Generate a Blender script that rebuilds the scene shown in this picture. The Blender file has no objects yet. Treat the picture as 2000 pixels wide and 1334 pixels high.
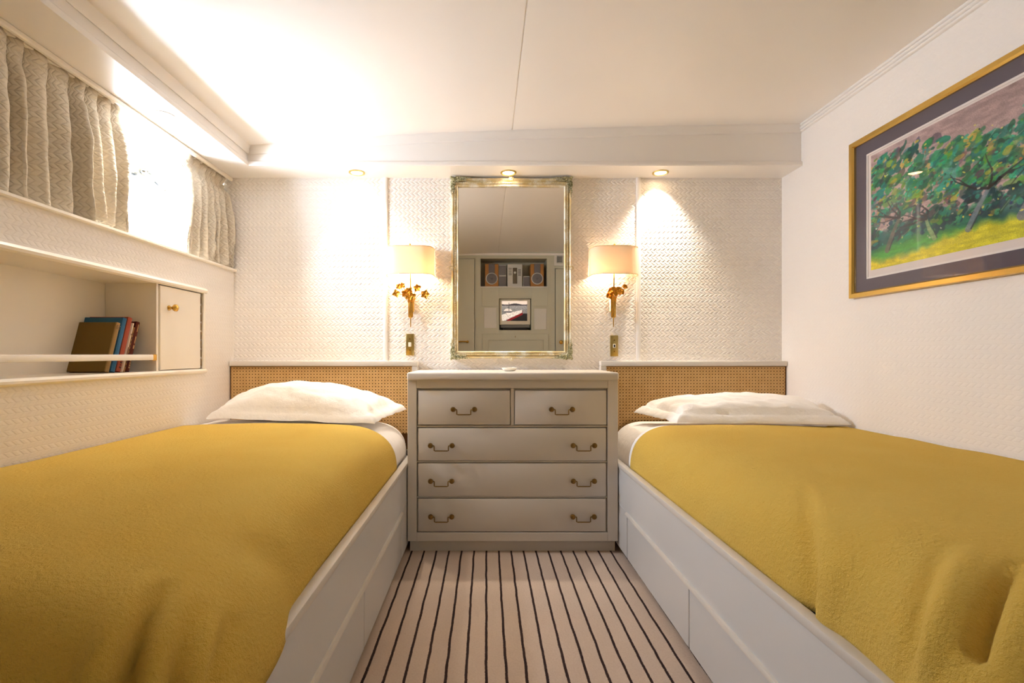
import bpy, bmesh, math, random
import numpy as np
from mathutils import Vector, noise as mnoise
random.seed(7)
rng = np.random.default_rng(11)
PI = math.pi
SC = bpy.context.scene
COL = SC.collection

# ------------------------------------------------------------------ camera
F, CX, CY, CAMZ = 975.0, 950.0, 692.0, 0.85      # focal length / principal point in 2000x1334 pixels
cam = bpy.data.objects.new('camera', bpy.data.cameras.new('camera'))
COL.objects.link(cam)
cam.location = (0, 0, CAMZ); cam.rotation_euler = (PI/2, 0, 0)
cam.data.sensor_width = 36; cam.data.lens = 36*F/2000
cam.data.shift_x = (1000-CX)/2000; cam.data.shift_y = (CY-667)/2000
cam.data.clip_start = 0.01
SC.camera = cam
# ------------------------------------------------------------------ world, exposure
W = bpy.data.worlds.new('daylight'); SC.world = W; W.use_nodes = True
WB = W.node_tree.nodes['Background']
WB.inputs[0].default_value = (0.84, 0.94, 1.10, 1); WB.inputs[1].default_value = 86.0
SC.view_settings.view_transform = 'Standard'; SC.view_settings.look = 'None'
SC.view_settings.exposure = 1.02; SC.view_settings.gamma = 1.0
SC.view_settings.use_curve_mapping = False
SC.cycles.use_denoising = True
SC.cycles.max_bounces = 10; SC.cycles.diffuse_bounces = 6; SC.cycles.glossy_bounces = 4
SC.cycles.use_adaptive_sampling = True; SC.cycles.adaptive_threshold = .04
SC.cycles.transparent_max_bounces = 12
SC.cycles.sample_clamp_indirect = 6.0
for py in (2.07,):                                 # the porthole in view guides sampling of the daylight
    L = bpy.data.lights.new('porthole_daylight', 'AREA'); L.shape = 'RECTANGLE'
    L.size = 0.30; L.size_y = 0.50; L.cycles.is_portal = True
    lo = bpy.data.objects.new('porthole_daylight', L); COL.objects.link(lo)
    lo.location = (-1.515, py, 1.465); lo.rotation_euler = (0, -PI/2, 0)
SPOT_W, SCONCE_E, SOFFIT_W = 17.0, 60.0, 8.0

# ------------------------------------------------------------------ helpers
def px(x, y, Y):                                   # where a sight line meets depth Y
    return ((x-CX)*Y/F, Y, CAMZ+(CY-y)*Y/F)
def lin(c):
    return tuple(((v/255)/12.92 if v/255 <= .04045 else (((v/255)+.055)/1.055)**2.4) for v in c)

class G:
    def __init__(s): s.v = []; s.f = []
    def add(s, v, f):
        o = len(s.v); s.v += [tuple(p) for p in v]; s.f += [tuple(i+o for i in q) for q in f]; return s
    def box(s, x0, x1, y0, y1, z0, z1, b=0.0, seg=1):
        x0, x1 = min(x0, x1), max(x0, x1); y0, y1 = min(y0, y1), max(y0, y1); z0, z1 = min(z0, z1), max(z0, z1)
        if b <= 0:
            v = [(x, y, z) for z in (z0, z1) for y in (y0, y1) for x in (x0, x1)]
            return s.add(v, [(0,2,3,1),(4,5,7,6),(0,1,5,4),(2,6,7,3),(0,4,6,2),(1,3,7,5)])
        bm = bmesh.new(); bmesh.ops.create_cube(bm, size=1)
        for q in bm.verts:
            q.co = ((x0+x1)/2+q.co.x*(x1-x0), (y0+y1)/2+q.co.y*(y1-y0), (z0+z1)/2+q.co.z*(z1-z0))
        b = min(b, .49*min(x1-x0, y1-y0, z1-z0))
        bmesh.ops.bevel(bm, geom=bm.edges[:], offset=b, segments=seg, profile=.5, affect='EDGES')
        bm.verts.index_update()
        v = [q.co[:] for q in bm.verts]; f = [[q.index for q in p.verts] for p in bm.faces]; bm.free()
        return s.add(v, f)
    def prism(s, poly, axis, a0, a1):              # poly in the two other axes (cyclic order x,y,z without axis)
        n = len(poly); v = []
        for a in (a0, a1):
            for (p, q) in poly:
                v.append({'x': (a, p, q), 'y': (p, a, q), 'z': (p, q, a)}[axis])
        f = [tuple(range(n))[::-1], tuple(range(n, 2*n))] + [(i, (i+1) % n, n+(i+1) % n, n+i) for i in range(n)]
        return s.add(v, f)
    def tube(s, pts, r, n=8, cap=True):
        pts = [Vector(p) for p in pts]; m = len(pts); v = []
        rr = r if isinstance(r, (list, tuple)) else [r]*m
        up = None
        for i, p in enumerate(pts):
            t = (pts[min(i+1, m-1)]-pts[max(i-1, 0)]).normalized()
            if up is None:
                up = Vector((0, 0, 1)) if abs(t.z) < .9 else Vector((1, 0, 0))
            a = t.cross(up).normalized(); b = a.cross(t).normalized(); up = b
            for k in range(n):
                c = 2*PI*k/n
                v.append(p+rr[i]*(a*math.cos(c)+b*math.sin(c)))
        f = []
        for i in range(m-1):
            for k in range(n):
                f.append((i*n+k, i*n+(k+1) % n, (i+1)*n+(k+1) % n, (i+1)*n+k))
        if cap:
            f.append(tuple(range(n))[::-1]); f.append(tuple(range((m-1)*n, m*n)))
        return s.add(v, f)
    def lathe(s, prof, c, axis='z', n=20):         # prof: (radius, height) pairs
        v = []; c = Vector(c)
        for (r, h) in prof:
            for k in range(n):
                a = 2*PI*k/n; p, q = r*math.cos(a), r*math.sin(a)
                v.append(c+Vector({'z': (p, q, h), 'y': (p, h, q), 'x': (h, p, q)}[axis]))
        m = len(prof); f = []
        for i in range(m-1):
            for k in range(n):
                f.append((i*n+k, i*n+(k+1) % n, (i+1)*n+(k+1) % n, (i+1)*n+k))
        f.append(tuple(range(n))[::-1]); f.append(tuple(range((m-1)*n, m*n)))
        return s.add(v, f)
    def ball(s, c, r, n=10, m=7, sc=(1, 1, 1)):
        v = [(c[0], c[1], c[2]-r*sc[2])]
        for i in range(1, m):
            t = PI*i/m
            for k in range(n):
                a = 2*PI*k/n
                v.append((c[0]+r*sc[0]*math.sin(t)*math.cos(a), c[1]+r*sc[1]*math.sin(t)*math.sin(a), c[2]-r*sc[2]*math.cos(t)))
        v.append((c[0], c[1], c[2]+r*sc[2])); e = len(v)-1
        f = [(0, 1+(k+1) % n, 1+k) for k in range(n)]
        for i in range(m-2):
            for k in range(n):
                f.append((1+i*n+k, 1+i*n+(k+1) % n, 1+(i+1)*n+(k+1) % n, 1+(i+1)*n+k))
        f += [(e, 1+(m-2)*n+k, 1+(m-2)*n+(k+1) % n) for k in range(n)]
        return s.add(v, f)
    def grid(s, P, closed=False):                  # P[i][j] -> point
        P = np.asarray(P); a, b = P.shape[:2]
        f = [(i*b+j, i*b+j+1, (i+1)*b+j+1, (i+1)*b+j) for i in range(a-1) for j in range(b-1)]
        return s.add(P.reshape(-1, 3).tolist(), f)
    def sweep(s, loop, prof, closed=True):         # loop of rings: prof(i) gives ring points
        m = len(loop); k = len(loop[0]); v = [p for r in loop for p in r]
        f = []
        for i in range(m if closed else m-1):
            j = (i+1) % m
            for q in range(k):
                r = (q+1) % k
                f.append((i*k+q, i*k+r, j*k+r, j*k+q))
        return s.add(v, f)

WP = {}
def obj(name, g, mat, parent=None, label=None, cat=None, group=None, kind=None, ang=35, smooth=True, origin=None, recalc=True):
    V = np.array(g.v, dtype=float)
    if origin is None:
        lo, hi = V.min(0), V.max(0)
        origin = (lo+hi)/2
        if parent is None: origin[2] = lo[2]
    origin = np.array(origin, dtype=float)
    me = bpy.data.meshes.new(name)
    me.from_pydata((V-origin).tolist(), [], g.f)
    if recalc:
        bm = bmesh.new(); bm.from_mesh(me); bmesh.ops.recalc_face_normals(bm, faces=bm.faces[:]); bm.to_mesh(me); bm.free()
    if smooth:
        me.shade_smooth(); me.set_sharp_from_angle(angle=math.radians(ang))
    me.materials.append(mat)
    o = bpy.data.objects.new(name, me); COL.objects.link(o)
    WP[o.name] = origin
    if parent is not None:
        o.parent = parent; o.location = origin-WP[parent.name]
    else:
        o.location = origin
    tag(o, label, cat, group, kind)
    return o
def tag(o, label=None, cat=None, group=None, kind=None):
    if label: o['label'] = label
    if cat: o['category'] = cat
    if group: o['group'] = group
    if kind: o['kind'] = kind
    return o
def thing(name, loc, label=None, cat=None, group=None, kind=None):
    o = bpy.data.objects.new(name, None); COL.objects.link(o); o.location = loc
    o.empty_display_size = .05
    WP[o.name] = np.array(loc, dtype=float)
    return tag(o, label, cat, group, kind)
def struct(name, g, mat, parent=None, **k):
    return obj(name, g, mat, parent, kind='structure' if parent is None else None, **k)
def dup(o, delta, parent=None, label=None, group=None):
    c = o.copy(); COL.objects.link(c)
    WP[c.name] = WP[o.name]+np.array(delta)
    if parent is not None:
        c.parent = parent; c.location = WP[c.name]-WP[parent.name]
    else:
        c.location = WP[c.name]
    if label: c['label'] = label
    if group: c['group'] = group
    for ch in [q for q in o.children]:
        dup(ch, delta, c)
    return c

# ------------------------------------------------------------------ materials
def new(name):
    m = bpy.data.materials.new(name); m.use_nodes = True
    nt = m.node_tree; b = nt.nodes['Principled BSDF']
    return m, nt, b
def math_(nt, op, a, b=None, c=None):
    n = nt.nodes.new('ShaderNodeMath'); n.operation = op
    for i, v in enumerate((a, b, c)):
        if v is None: continue
        if isinstance(v, (int, float)): n.inputs[i].default_value = v
        else: nt.links.new(v, n.inputs[i])
    return n.outputs[0]
def coords(nt, kind='Object'):
    t = nt.nodes.new('ShaderNodeTexCoord'); s = nt.nodes.new('ShaderNodeSeparateXYZ')
    nt.links.new(t.outputs[kind], s.inputs[0]); return t.outputs[kind], s.outputs
def noise_(nt, vec, scale, detail=3, rough=.5):
    n = nt.nodes.new('ShaderNodeTexNoise'); n.inputs['Scale'].default_value = scale
    n.inputs['Detail'].default_value = detail; n.inputs['Roughness'].default_value = rough
    nt.links.new(vec, n.inputs['Vector']); return n.outputs[0]
def bump(nt, b, h, dist, strength=1.0):
    n = nt.nodes.new('ShaderNodeBump'); n.inputs['Distance'].default_value = dist
    n.inputs['Strength'].default_value = strength
    nt.links.new(h, n.inputs['Height']); nt.links.new(n.outputs[0], b.inputs['Normal'])
def mix(nt, fac, c1, c2):
    n = nt.nodes.new('ShaderNodeMix'); n.data_type = 'RGBA'
    if isinstance(fac, (int, float)): n.inputs[0].default_value = fac
    else: nt.links.new(fac, n.inputs[0])
    for i, c in ((6, c1), (7, c2)):
        if isinstance(c, tuple): n.inputs[i].default_value = (*c[:3], 1)
        else: nt.links.new(c, n.inputs[i])
    return n.outputs[2]
def smooth_step(nt, v, a, b_):
    n = nt.nodes.new('ShaderNodeMapRange'); n.interpolation_type = 'SMOOTHSTEP'
    n.inputs['From Min'].default_value = a; n.inputs['From Max'].default_value = b_
    nt.links.new(v, n.inputs['Value']); return n.outputs[0]
def paint(name, rgb, rough=.45, var=.03, spec=.4, orange=.0004, scale=90):
    m, nt, b = new(name); vec, _ = coords(nt)
    n = noise_(nt, vec, 3.0, 4)
    c = lin(rgb); d = tuple(v*(1-var*2) for v in c)
    nt.links.new(mix(nt, n, d, c), b.inputs['Base Color'])
    b.inputs['Roughness'].default_value = rough; b.inputs['Specular IOR Level'].default_value = spec
    if orange: bump(nt, b, noise_(nt, vec, scale, 2), orange, .6)
    return m
def herringbone(nt, u, v, q=.022, P=.0288):
    pp = math_(nt, 'PINGPONG', math_(nt, 'DIVIDE', v, P/2), 1.0)
    ph = math_(nt, 'ADD', math_(nt, 'DIVIDE', u, q), math_(nt, 'MULTIPLY', pp, P/2/q*1.05))
    fr = math_(nt, 'FRACT', ph)
    a = smooth_step(nt, fr, 0.0, .22); c = smooth_step(nt, fr, 1.0, .55)
    e = math_(nt, 'PINGPONG', math_(nt, 'DIVIDE', v, P/2), .5)
    e2 = smooth_step(nt, e, .0, .16)
    return math_(nt, 'MULTIPLY', math_(nt, 'MULTIPLY', a, c), math_(nt, 'MULTIPLY_ADD', e2, .6, .4))
def wallpaper(name, rgb, ax, depth=.0028, strength=.75, rough=.6):
    m, nt, b = new(name); vec, s = coords(nt)
    u = {'x': s[0], 'y': s[1]}[ax]
    h = herringbone(nt, u, s[2])
    n = noise_(nt, vec, 2.5, 3); c = lin(rgb)
    nt.links.new(mix(nt, n, tuple(v*.96 for v in c), c), b.inputs['Base Color'])
    b.inputs['Roughness'].default_value = rough; b.inputs['Specular IOR Level'].default_value = .3
    bump(nt, b, h, depth, strength)
    return m
def metal(name, rgb, rough=.25, var=.0):
    m, nt, b = new(name)
    b.inputs['Metallic'].default_value = 1; b.inputs['Roughness'].default_value = rough
    c = lin(rgb); b.inputs['Base Color'].default_value = (*c, 1)
    if var:
        vec, _ = coords(nt); n = noise_(nt, vec, 60, 4)
        nt.links.new(mix(nt, n, tuple(v*(1-var) for v in c), c), b.inputs['Base Color'])
    return m
def plain(name, rgb, rough=.5, spec=.4):
    m, nt, b = new(name); b.inputs['Base Color'].default_value = (*lin(rgb), 1)
    b.inputs['Roughness'].default_value = rough; b.inputs['Specular IOR Level'].default_value = spec
    return m
def emit(name, rgb, strength):
    m, nt, b = new(name); b.inputs['Base Color'].default_value = (*lin(rgb), 1)
    b.inputs['Emission Color'].default_value = (*lin(rgb), 1); b.inputs['Emission Strength'].default_value = strength
    return m
def pane(name, tint=(1, 1, 1)):
    m, nt, b = new(name); nt.nodes.remove(b)
    t = nt.nodes.new('ShaderNodeBsdfTransparent'); t.inputs[0].default_value = (*tint, 1)
    g = nt.nodes.new('ShaderNodeBsdfGlossy'); g.inputs['Roughness'].default_value = .02
    ge = nt.nodes.new('ShaderNodeNewGeometry'); dp = nt.nodes.new('ShaderNodeVectorMath'); dp.operation = 'DOT_PRODUCT'
    nt.links.new(ge.outputs['Normal'], dp.inputs[0]); nt.links.new(ge.outputs['Incoming'], dp.inputs[1])
    co = math_(nt, 'SUBTRACT', 1.0, math_(nt, 'ABSOLUTE', dp.outputs['Value']))
    sf = math_(nt, 'MULTIPLY_ADD', math_(nt, 'POWER', co, 5.0), .92, .06)
    mx = nt.nodes.new('ShaderNodeMixShader')
    nt.links.new(sf, mx.inputs[0]); nt.links.new(t.outputs[0], mx.inputs[1]); nt.links.new(g.outputs[0], mx.inputs[2])
    nt.links.new(mx.outputs[0], nt.nodes['Material Output'].inputs[0]); return m

M = {}
M['wallpaper_back'] = wallpaper('wallpaper_back', (245, 238, 231), 'x')
M['wallpaper_side'] = wallpaper('wallpaper_side', (245, 238, 231), 'y', .0012, .4)
M['wallpaper_left'] = wallpaper('wallpaper_left', (245, 238, 231), 'y', .0016, .5)
M['ceiling'] = paint('ceiling_vinyl', (249, 243, 237), .38, .02, .45, .0003, 40)
M['gloss_white'] = paint('gloss_white_paint', (246, 240, 234), .32, .02, .5, .0002)
M['cream_trim'] = paint('cream_trim_paint', (247, 238, 224), .35, .02, .45, .0002)
M['hull'] = paint('hull_paint', (228, 227, 210), .4, .03, .4)
M['dresser'] = paint('dresser_paint', (212, 203, 192), .42, .03, .4, .0002)
M['dresser_drawer'] = M['dresser']
M['bunk'] = paint('bunk_paint', (214, 211, 208), .36, .03, .45, .0002)
M['rail'] = paint('rail_paint', (218, 210, 200), .36, .03, .45, .0002)
M['sage'] = paint('cabinet_paint', (203, 200, 180), .45, .03)
M['sage_pale'] = paint('cabinet_pale_paint', (226, 222, 214), .5, .03)
M['brass'] = metal('polished_brass', (214, 170, 84), .22, .15)
M['antique_brass'] = metal('antique_brass', (150, 118, 66), .3, .35)
M['plate_brass'] = metal('plate_brass', (206, 184, 120), .28, .1)
M['gold_leaf'] = metal('gold_leaf', (224, 160, 62), .3, .3)
M['gilt'] = metal('gilt_frame', (232, 196, 112), .25, .12)
M['chrome'] = metal('chrome', (200, 204, 208), .2, .1)
M['mirror'] = metal('mirror_silver', (232, 226, 216), .0)
M['linen'] = None
M['pane'] = pane('picture_glass'); M['porthole_glass'] = pane('porthole_glass', (.97, .99, 1))
M['ivory'] = plain('ivory_plastic', (236, 228, 208), .35)
M['black'] = plain('black_plastic', (28, 26, 26), .4)
M['hinge_gap'] = plain('hinge_gap', (120, 95, 60), .5)

def linen(name, rgb):
    m, nt, b = new(name); vec, _ = coords(nt)
    b.inputs['Base Color'].default_value = (*lin(rgb), 1); b.inputs['Roughness'].default_value = .85
    b.inputs['Specular IOR Level'].default_value = .15; b.inputs['Sheen Weight'].default_value = .15
    bump(nt, b, noise_(nt, vec, 18, 5, .6), .012, .5); return m
M['linen'] = linen('white_linen', (250, 245, 240))
def fleece(name):
    m, nt, b = new(name); vec, _ = coords(nt)
    n1 = noise_(nt, vec, 130, 5, .7); n2 = noise_(nt, vec, 6, 3)
    c = lin((250, 208, 96)); d = lin((246, 200, 84)); e = lin((254, 220, 118))
    nt.links.new(mix(nt, n2, d, mix(nt, n1, c, e)), b.inputs['Base Color'])
    b.inputs['Roughness'].default_value = .95; b.inputs['Specular IOR Level'].default_value = .05
    b.inputs['Sheen Weight'].default_value = .25; b.inputs['Sheen Roughness'].default_value = .5
    b.inputs['Sheen Tint'].default_value = (1, .85, .5, 1)
    bump(nt, b, n1, .012, .9); return m
M['fleece'] = fleece('yellow_fleece')
def curtain_mat():
    m, nt, b = new('quilted_curtain'); vec, s = coords(nt, 'UV')
    h = herringbone(nt, s[0], s[1], .020, .030)
    n = noise_(nt, vec, 14, 4)
    hh = math_(nt, 'ADD', h, math_(nt, 'MULTIPLY', n, .8))
    nt.links.new(mix(nt, n, lin((212, 198, 176)), lin((232, 222, 204))), b.inputs['Base Color'])
    b.inputs['Roughness'].default_value = .9; b.inputs['Specular IOR Level'].default_value = .1
    bump(nt, b, hh, .004, .6)
    tr = nt.nodes.new('ShaderNodeBsdfTranslucent'); tr.inputs[0].default_value = (*lin((226, 212, 186)), 1)
    mx = nt.nodes.new('ShaderNodeMixShader'); mx.inputs[0].default_value = .03
    nt.links.new(b.outputs[0], mx.inputs[1]); nt.links.new(tr.outputs[0], mx.inputs[2])
    nt.links.new(mx.outputs[0], nt.nodes['Material Output'].inputs[0]); return m
M['curtain'] = curtain_mat()
def shade_mat():
    m, nt, b = new('lamp_shade_fabric'); vec, _ = coords(nt)
    b.inputs['Base Color'].default_value = (*lin((250, 236, 214)), 1); b.inputs['Roughness'].default_value = .8
    b.inputs['Specular IOR Level'].default_value = .1
    tr = nt.nodes.new('ShaderNodeBsdfTranslucent'); tr.inputs[0].default_value = (*lin((255, 238, 212)), 1)
    mx = nt.nodes.new('ShaderNodeMixShader'); mx.inputs[0].default_value = .32
    nt.links.new(b.outputs[0], mx.inputs[1]); nt.links.new(tr.outputs[0], mx.inputs[2])
    nt.links.new(mx.outputs[0], nt.nodes['Material Output'].inputs[0]); return m
M['shade'] = shade_mat()
M['bulb'] = emit('lit_bulb', (255, 224, 182), SCONCE_E)
M['bulb_off'] = plain('unlit_bulb', (240, 228, 205), .3)
M['spot_lens'] = emit('spot_lens', (255, 224, 180), 14.0)
def cane_mat():
    m, nt, b = new('cane_strand'); vec, _ = coords(nt)
    n = noise_(nt, vec, 25, 4); n2 = noise_(nt, vec, 300, 2)
    nt.links.new(mix(nt, n, lin((220, 170, 100)), lin((246, 208, 144))), b.inputs['Base Color'])
    b.inputs['Roughness'].default_value = .5; bump(nt, b, n2, .0004, .5); return m
M['cane'] = cane_mat(); M['cane_back'] = plain('cane_backing', (112, 70, 30), .8)
def carpet_mat(x0):
    m, nt, b = new('striped_carpet'); vec, s = coords(nt)
    wob = noise_(nt, vec, 9, 3); fz = noise_(nt, vec, 160, 3, .7)
    x = math_(nt, 'ADD', s[0], math_(nt, 'ADD', math_(nt, 'MULTIPLY_ADD', wob, .007, -.0035), math_(nt, 'MULTIPLY_ADD', fz, .004, -.002)))
    ph = math_(nt, 'DIVIDE', math_(nt, 'SUBTRACT', x, x0), .0536)
    d = math_(nt, 'PINGPONG', math_(nt, 'ADD', ph, 100.0), .5)
    st = smooth_step(nt, d, .082, .058)
    n = noise_(nt, vec, 5, 4)
    base = mix(nt, n, lin((206, 186, 170)), lin((222, 203, 187)))
    base = mix(nt, fz, base, lin((192, 170, 152)))
    nt.links.new(mix(nt, st, base, lin((62, 48, 46))), b.inputs['Base Color'])
    b.inputs['Roughness'].default_value = 1; b.inputs['Specular IOR Level'].default_value = .02
    h = math_(nt, 'SUBTRACT', fz, math_(nt, 'MULTIPLY', st, .5))
    bump(nt, b, h, .004, .7); return m
def vcol(name, rough=.6, emission=0):
    m, nt, b = new(name); a = nt.nodes.new('ShaderNodeVertexColor'); a.layer_name = 'Col'
    nt.links.new(a.outputs[0], b.inputs['Base Color']); b.inputs['Roughness'].default_value = rough
    b.inputs['Specular IOR Level'].default_value = .2
    if emission:
        nt.links.new(a.outputs[0], b.inputs['Emission Color']); b.inputs['Emission Strength'].default_value = emission
    return m
M['print'] = vcol('watercolour_print'); M['screen'] = vcol('screen_picture', .3, .55)

# ------------------------------------------------------------------ the room
XR, XL, XH = 1.479, -1.265, -1.45        # right wall, lower left wall, hull side
YB, YR = 2.5, -.45                       # back wall, wall behind the camera
ZS = 1.733                               # soffit height
cxp = [-1.6, -1.25, -1.106, -.697, -.24, .12, .72, 1.479, 1.6]
czp = [1.775, 1.81, 1.8217, 1.853, 1.880, 1.894, 1.911, 1.925, 1.926]
def zc(x): return float(np.interp(x, cxp, czp))
struct('floor', G().box(-1.55, 1.55, -.55, 2.56, -.04, 0), carpet_mat(-.322), origin=(0, 0, 0))
xs = sorted(list(np.linspace(-1.6, 1.6, 41))+[.1175, .1185, .1215, .1225])
prof = [(x, zc(x)+(.004 if .118 < x < .122 else 0)) for x in xs]
struct('ceiling', G().prism(prof+[(1.6, 2.1), (-1.6, 2.1)], 'y', -.55, 2.56), M['ceiling'], ang=20)
struct('wall_back', G().box(-1.55, 1.55, YB, YB+.05, 0, 2.05), M['wallpaper_back'], origin=(0, YB, 0))
struct('wall_right', G().box(XR, XR+.05, -.55, YB, 0, 2.05), M['wallpaper_side'], origin=(XR, 0, 0))
struct('wall_rear', G().box(-1.55, 1.55, YR-.05, YR, 0, 2.05), M['sage'])
NY0, NY1 = .55, 2.222                    # extent of the shelf recess in the left wall
g = G()
g.box(-1.5, XL, -.55, YB, 0, .771); g.box(-1.5, XL, -.55, YB, 1.135, 1.262)
g.box(-1.5, XL, NY1, YB, .771, 1.135); g.box(-1.5, XL, -.55, NY0, .771, 1.135)
g.box(-1.5, -1.466, NY0, NY1, .771, 1.135)
struct('wall_left', g, M['wallpaper_left'], origin=(XL, 0, 0))

# hull side with the porthole
def rrect(cy, cz, a, b, r, n=12):
    p = []
    for (sy, sz, t0) in ((1, 1, 0), (-1, 1, PI/2), (-1, -1, PI), (1, -1, 1.5*PI)):
        for k in range(n+1):
            t = t0+PI/2*k/n
            p.append((cy+sy*(a-r)+r*math.cos(t), cz+sz*(b-r)+r*math.sin(t)))
    return p
def hull_hole(g, y0, y1, z0, z1, cy, cz, a, b, r):
    lp = rrect(cy, cz, a, b, r); n = len(lp); outp = []
    q = n//4
    cor = [(y1, z1), (y0, z1), (y0, z0), (y1, z0)]
    for i, (y, z) in enumerate(lp):
        k = i//q; j = i % q; c = cor[k]
        if j == q//2: outp.append(c)
        elif (j < q//2) == (k in (0, 2)): outp.append((c[0], min(max(z, z0), z1)))
        else: outp.append((min(max(y, y0), y1), c[1]))
    v = []
    for X in (XH, -1.5):
        v += [(X, y, z) for (y, z) in lp]+[(X, y, z) for (y, z) in outp]
    f = []
    for i in range(n):
        j = (i+1) % n
        f += [(i, j, n+j, n+i), (2*n+i, 3*n+i, 3*n+j, 2*n+j), (i, 2*n+i, 2*n+j, j)]
    g.add(v, f)
PZ, PA, PB, PR = 1.465, .222, .116, .10
g = G()
g.box(-1.5, XH, -.55, 1.72, 1.262, 1.85); g.box(-1.5, XH, 2.42, YB, 1.262, 1.85)
for cy, y0, y1 in ((2.07, 1.72, 2.42),):
    hull_hole(g, y0, y1, 1.262, 1.85, cy, PZ, PA, PB, PR)
struct('wall_hull', g, M['hull'], origin=(XH, 0, 1.262), recalc=False)

def porthole(cy, name):
    t = thing(name, (XH, cy, PZ-PB-.02), kind='structure')
    lp = rrect(cy, PZ, PA, PB, PR); rings = []
    c = Vector((0, cy, PZ))
    for (y, z) in lp:
        d = Vector((0, y-cy, z-PZ)); ln = d.length; e = d/ln
        ring = []
        for (o_, xo) in ((.022, .001), (.020, .010), (.008, .014), (-.002, .012), (-.008, .004), (-.008, -.02), (.0, -.02)):
            p = c+e*(ln+o_); ring.append((XH+xo, p.y, p.z))
        rings.append(ring)
    obj('frame', G().sweep(rings, None), M['chrome'], t)
    gl = [(XH-.012, y, z) for (y, z) in rrect(cy, PZ, PA-.004, PB-.004, PR-.004)]
    n = len(gl)
    obj('glass', G().add(gl, [tuple(range(n))]), M['porthole_glass'], t, recalc=False)
    zt = PZ+PB
    g = G().box(XH+.012, XH+.028, cy-.035, cy+.115, zt-.006, zt+.012, .003)
    g.box(XH+.012, XH+.04, cy+.10, cy+.125, zt-.008, zt+.016, .003)
    obj('hinge_bar', g, M['chrome'], t)
    g = G().tube([(XH+.03, cy+.005, zt+.022), (XH+.034, cy+.06, zt+.016), (XH+.036, cy+.10, zt+.004)], [.007, .006, .008], 8)
    g.ball((XH+.03, cy-.005, zt+.026), .014, 10, 7, (1, 1.2, .9)).ball((XH+.036, cy+.10, zt+.006), .010)
    obj('dog_lever', g, M['chrome'], t)
    g = G().tube([(XH+.03, cy+.015, zt+.02), (XH+.03, cy+.018, zt+.065)], .0055, 8)
    g.box(XH+.022, XH+.04, cy+.012, cy+.05, zt+.03, zt+.04, .003)
    g.box(XH+.024, XH+.036, cy+.04, cy+.072, zt+.018, zt+.026, .003)
    obj('wing_nut', g, M['chrome'], t)
    g = G()
    for dy in (-.14, .0, .12):
        g.ball((XH+.013, cy+dy, PZ-PB-.008), .004, 8, 5)
    obj('screw', g, M['chrome'], t)
    return t
porthole(2.07, 'window_1')

# sill, soffits, beams
g = G().prism([(-1.31, 1.262), (-1.253, 1.262), (-1.249, 1.266), (-1.250, 1.274), (-1.258, 1.277), (-1.31, 1.276)], 'y', -.45, YB)
struct('trim_1', g, M['cream_trim'])
g = G().box(-1.5, -1.121, -.55, YB, ZS, 2.0)
struct('trim_2', g, M['gloss_white'])
g = G().prism([(-1.121, ZS), (-1.115, ZS), (-1.113, ZS+.004), (-1.113, ZS+.018), (-1.116, ZS+.022), (-1.121, ZS+.022)], 'y', -.45, 2.345)
g.prism([(-1.121, 1.792), (-1.116, 1.79), (-1.110, 1.797), (-1.107, 1.808), (-1.100, 1.816), (-1.094, 1.83), (-1.121, 1.83)], 'y', -.45, 2.345)
struct('trim_3', g, M['gloss_white'])
g = G().box(-1.285, -1.268, -.45, YB, 1.716, ZS, .004)
g.box(-1.325, -1.30, -.45, YB, 1.722, ZS, .002)
struct('trim_4', g, M['cream_trim'])
g = G().box(-1.121, XR, 2.345, YB, ZS, 2.0)
struct('trim_5', g, M['gloss_white'])
g = G().prism([(2.345, ZS), (2.338, ZS), (2.335, ZS+.004), (2.335, ZS+.016), (2.338, ZS+.021), (2.345, ZS+.023)], 'x', -1.12, XR)
struct('trim_6', g, M['gloss_white'])
P = []
for x in np.linspace(-1.12, XR, 40):
    z = zc(x)
    P.append([(x, 2.345, z-.036), (x, 2.339, z-.034), (x, 2.337, z-.028), (x, 2.333, z-.018), (x, 2.326, z-.010), (x, 2.322, z-.001), (x, 2.322, z+.004), (x, 2.345, z+.004)])
struct('trim_7', G().sweep(P, None, closed=False), M['gloss_white'])
zr = zc(XR)
g = G()
for i in range(3):
    d = .011*i
    pr = [(XR+.002, zr-.034+.012*i-.001)]
    for k in range(7):
        t = -PI/2+PI*k/6
        pr.append((XR-.004-.004*i-.007*math.cos(t), zr-.028+.012*i+.006*math.sin(t)))
    pr.append((XR+.002, zr-.022+.012*i+.001))
    g.prism(pr, 'y', -.45, 2.335)
struct('trim_8', g, M['gloss_white'])
for i, x in enumerate((-.505, .7615)):
    g = G().prism([(x-.011, YB), (x-.010, YB-.007), (x-.004, YB-.010), (x+.004, YB-.010), (x+.010, YB-.007), (x+.011, YB)], 'z', .80, ZS)
    struct('trim_%d' % (9+i), g, M['gloss_white'])

# ------------------------------------------------------------------ shelf recess and locker in the left wall
t = thing('wall_shelf', (XL-.1, 1.2, .771), 'long open shelf recessed in the left wall behind a white rail', 'shelf')
obj('back_panel', G().box(-1.466, -1.460, NY0, 1.912, .771, 1.135), M['cream_trim'], t)
obj('shelf_board', G().box(-1.460, XL, NY0, 1.912, .771, .785), M['cream_trim'], t)
obj('top_board', G().box(-1.460, XL, NY0, 1.912, 1.1226, 1.135), M['cream_trim'], t)
obj('divider', G().box(-1.460, XL+.001, 1.912, 1.924, .771, 1.135, .001), M['cream_trim'], t)
pr = [(XL, 1.122), (XL+.010, 1.120), (XL+.017, 1.125), (XL+.019, 1.133), (XL+.014, 1.141), (XL, 1.146)]
g = G().prism(pr, 'y', NY0, NY1+.012)
pr = [(XL, .764), (XL+.011, .766), (XL+.016, .771), (XL+.016, .778), (XL+.010, .785), (XL, .786)]
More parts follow.
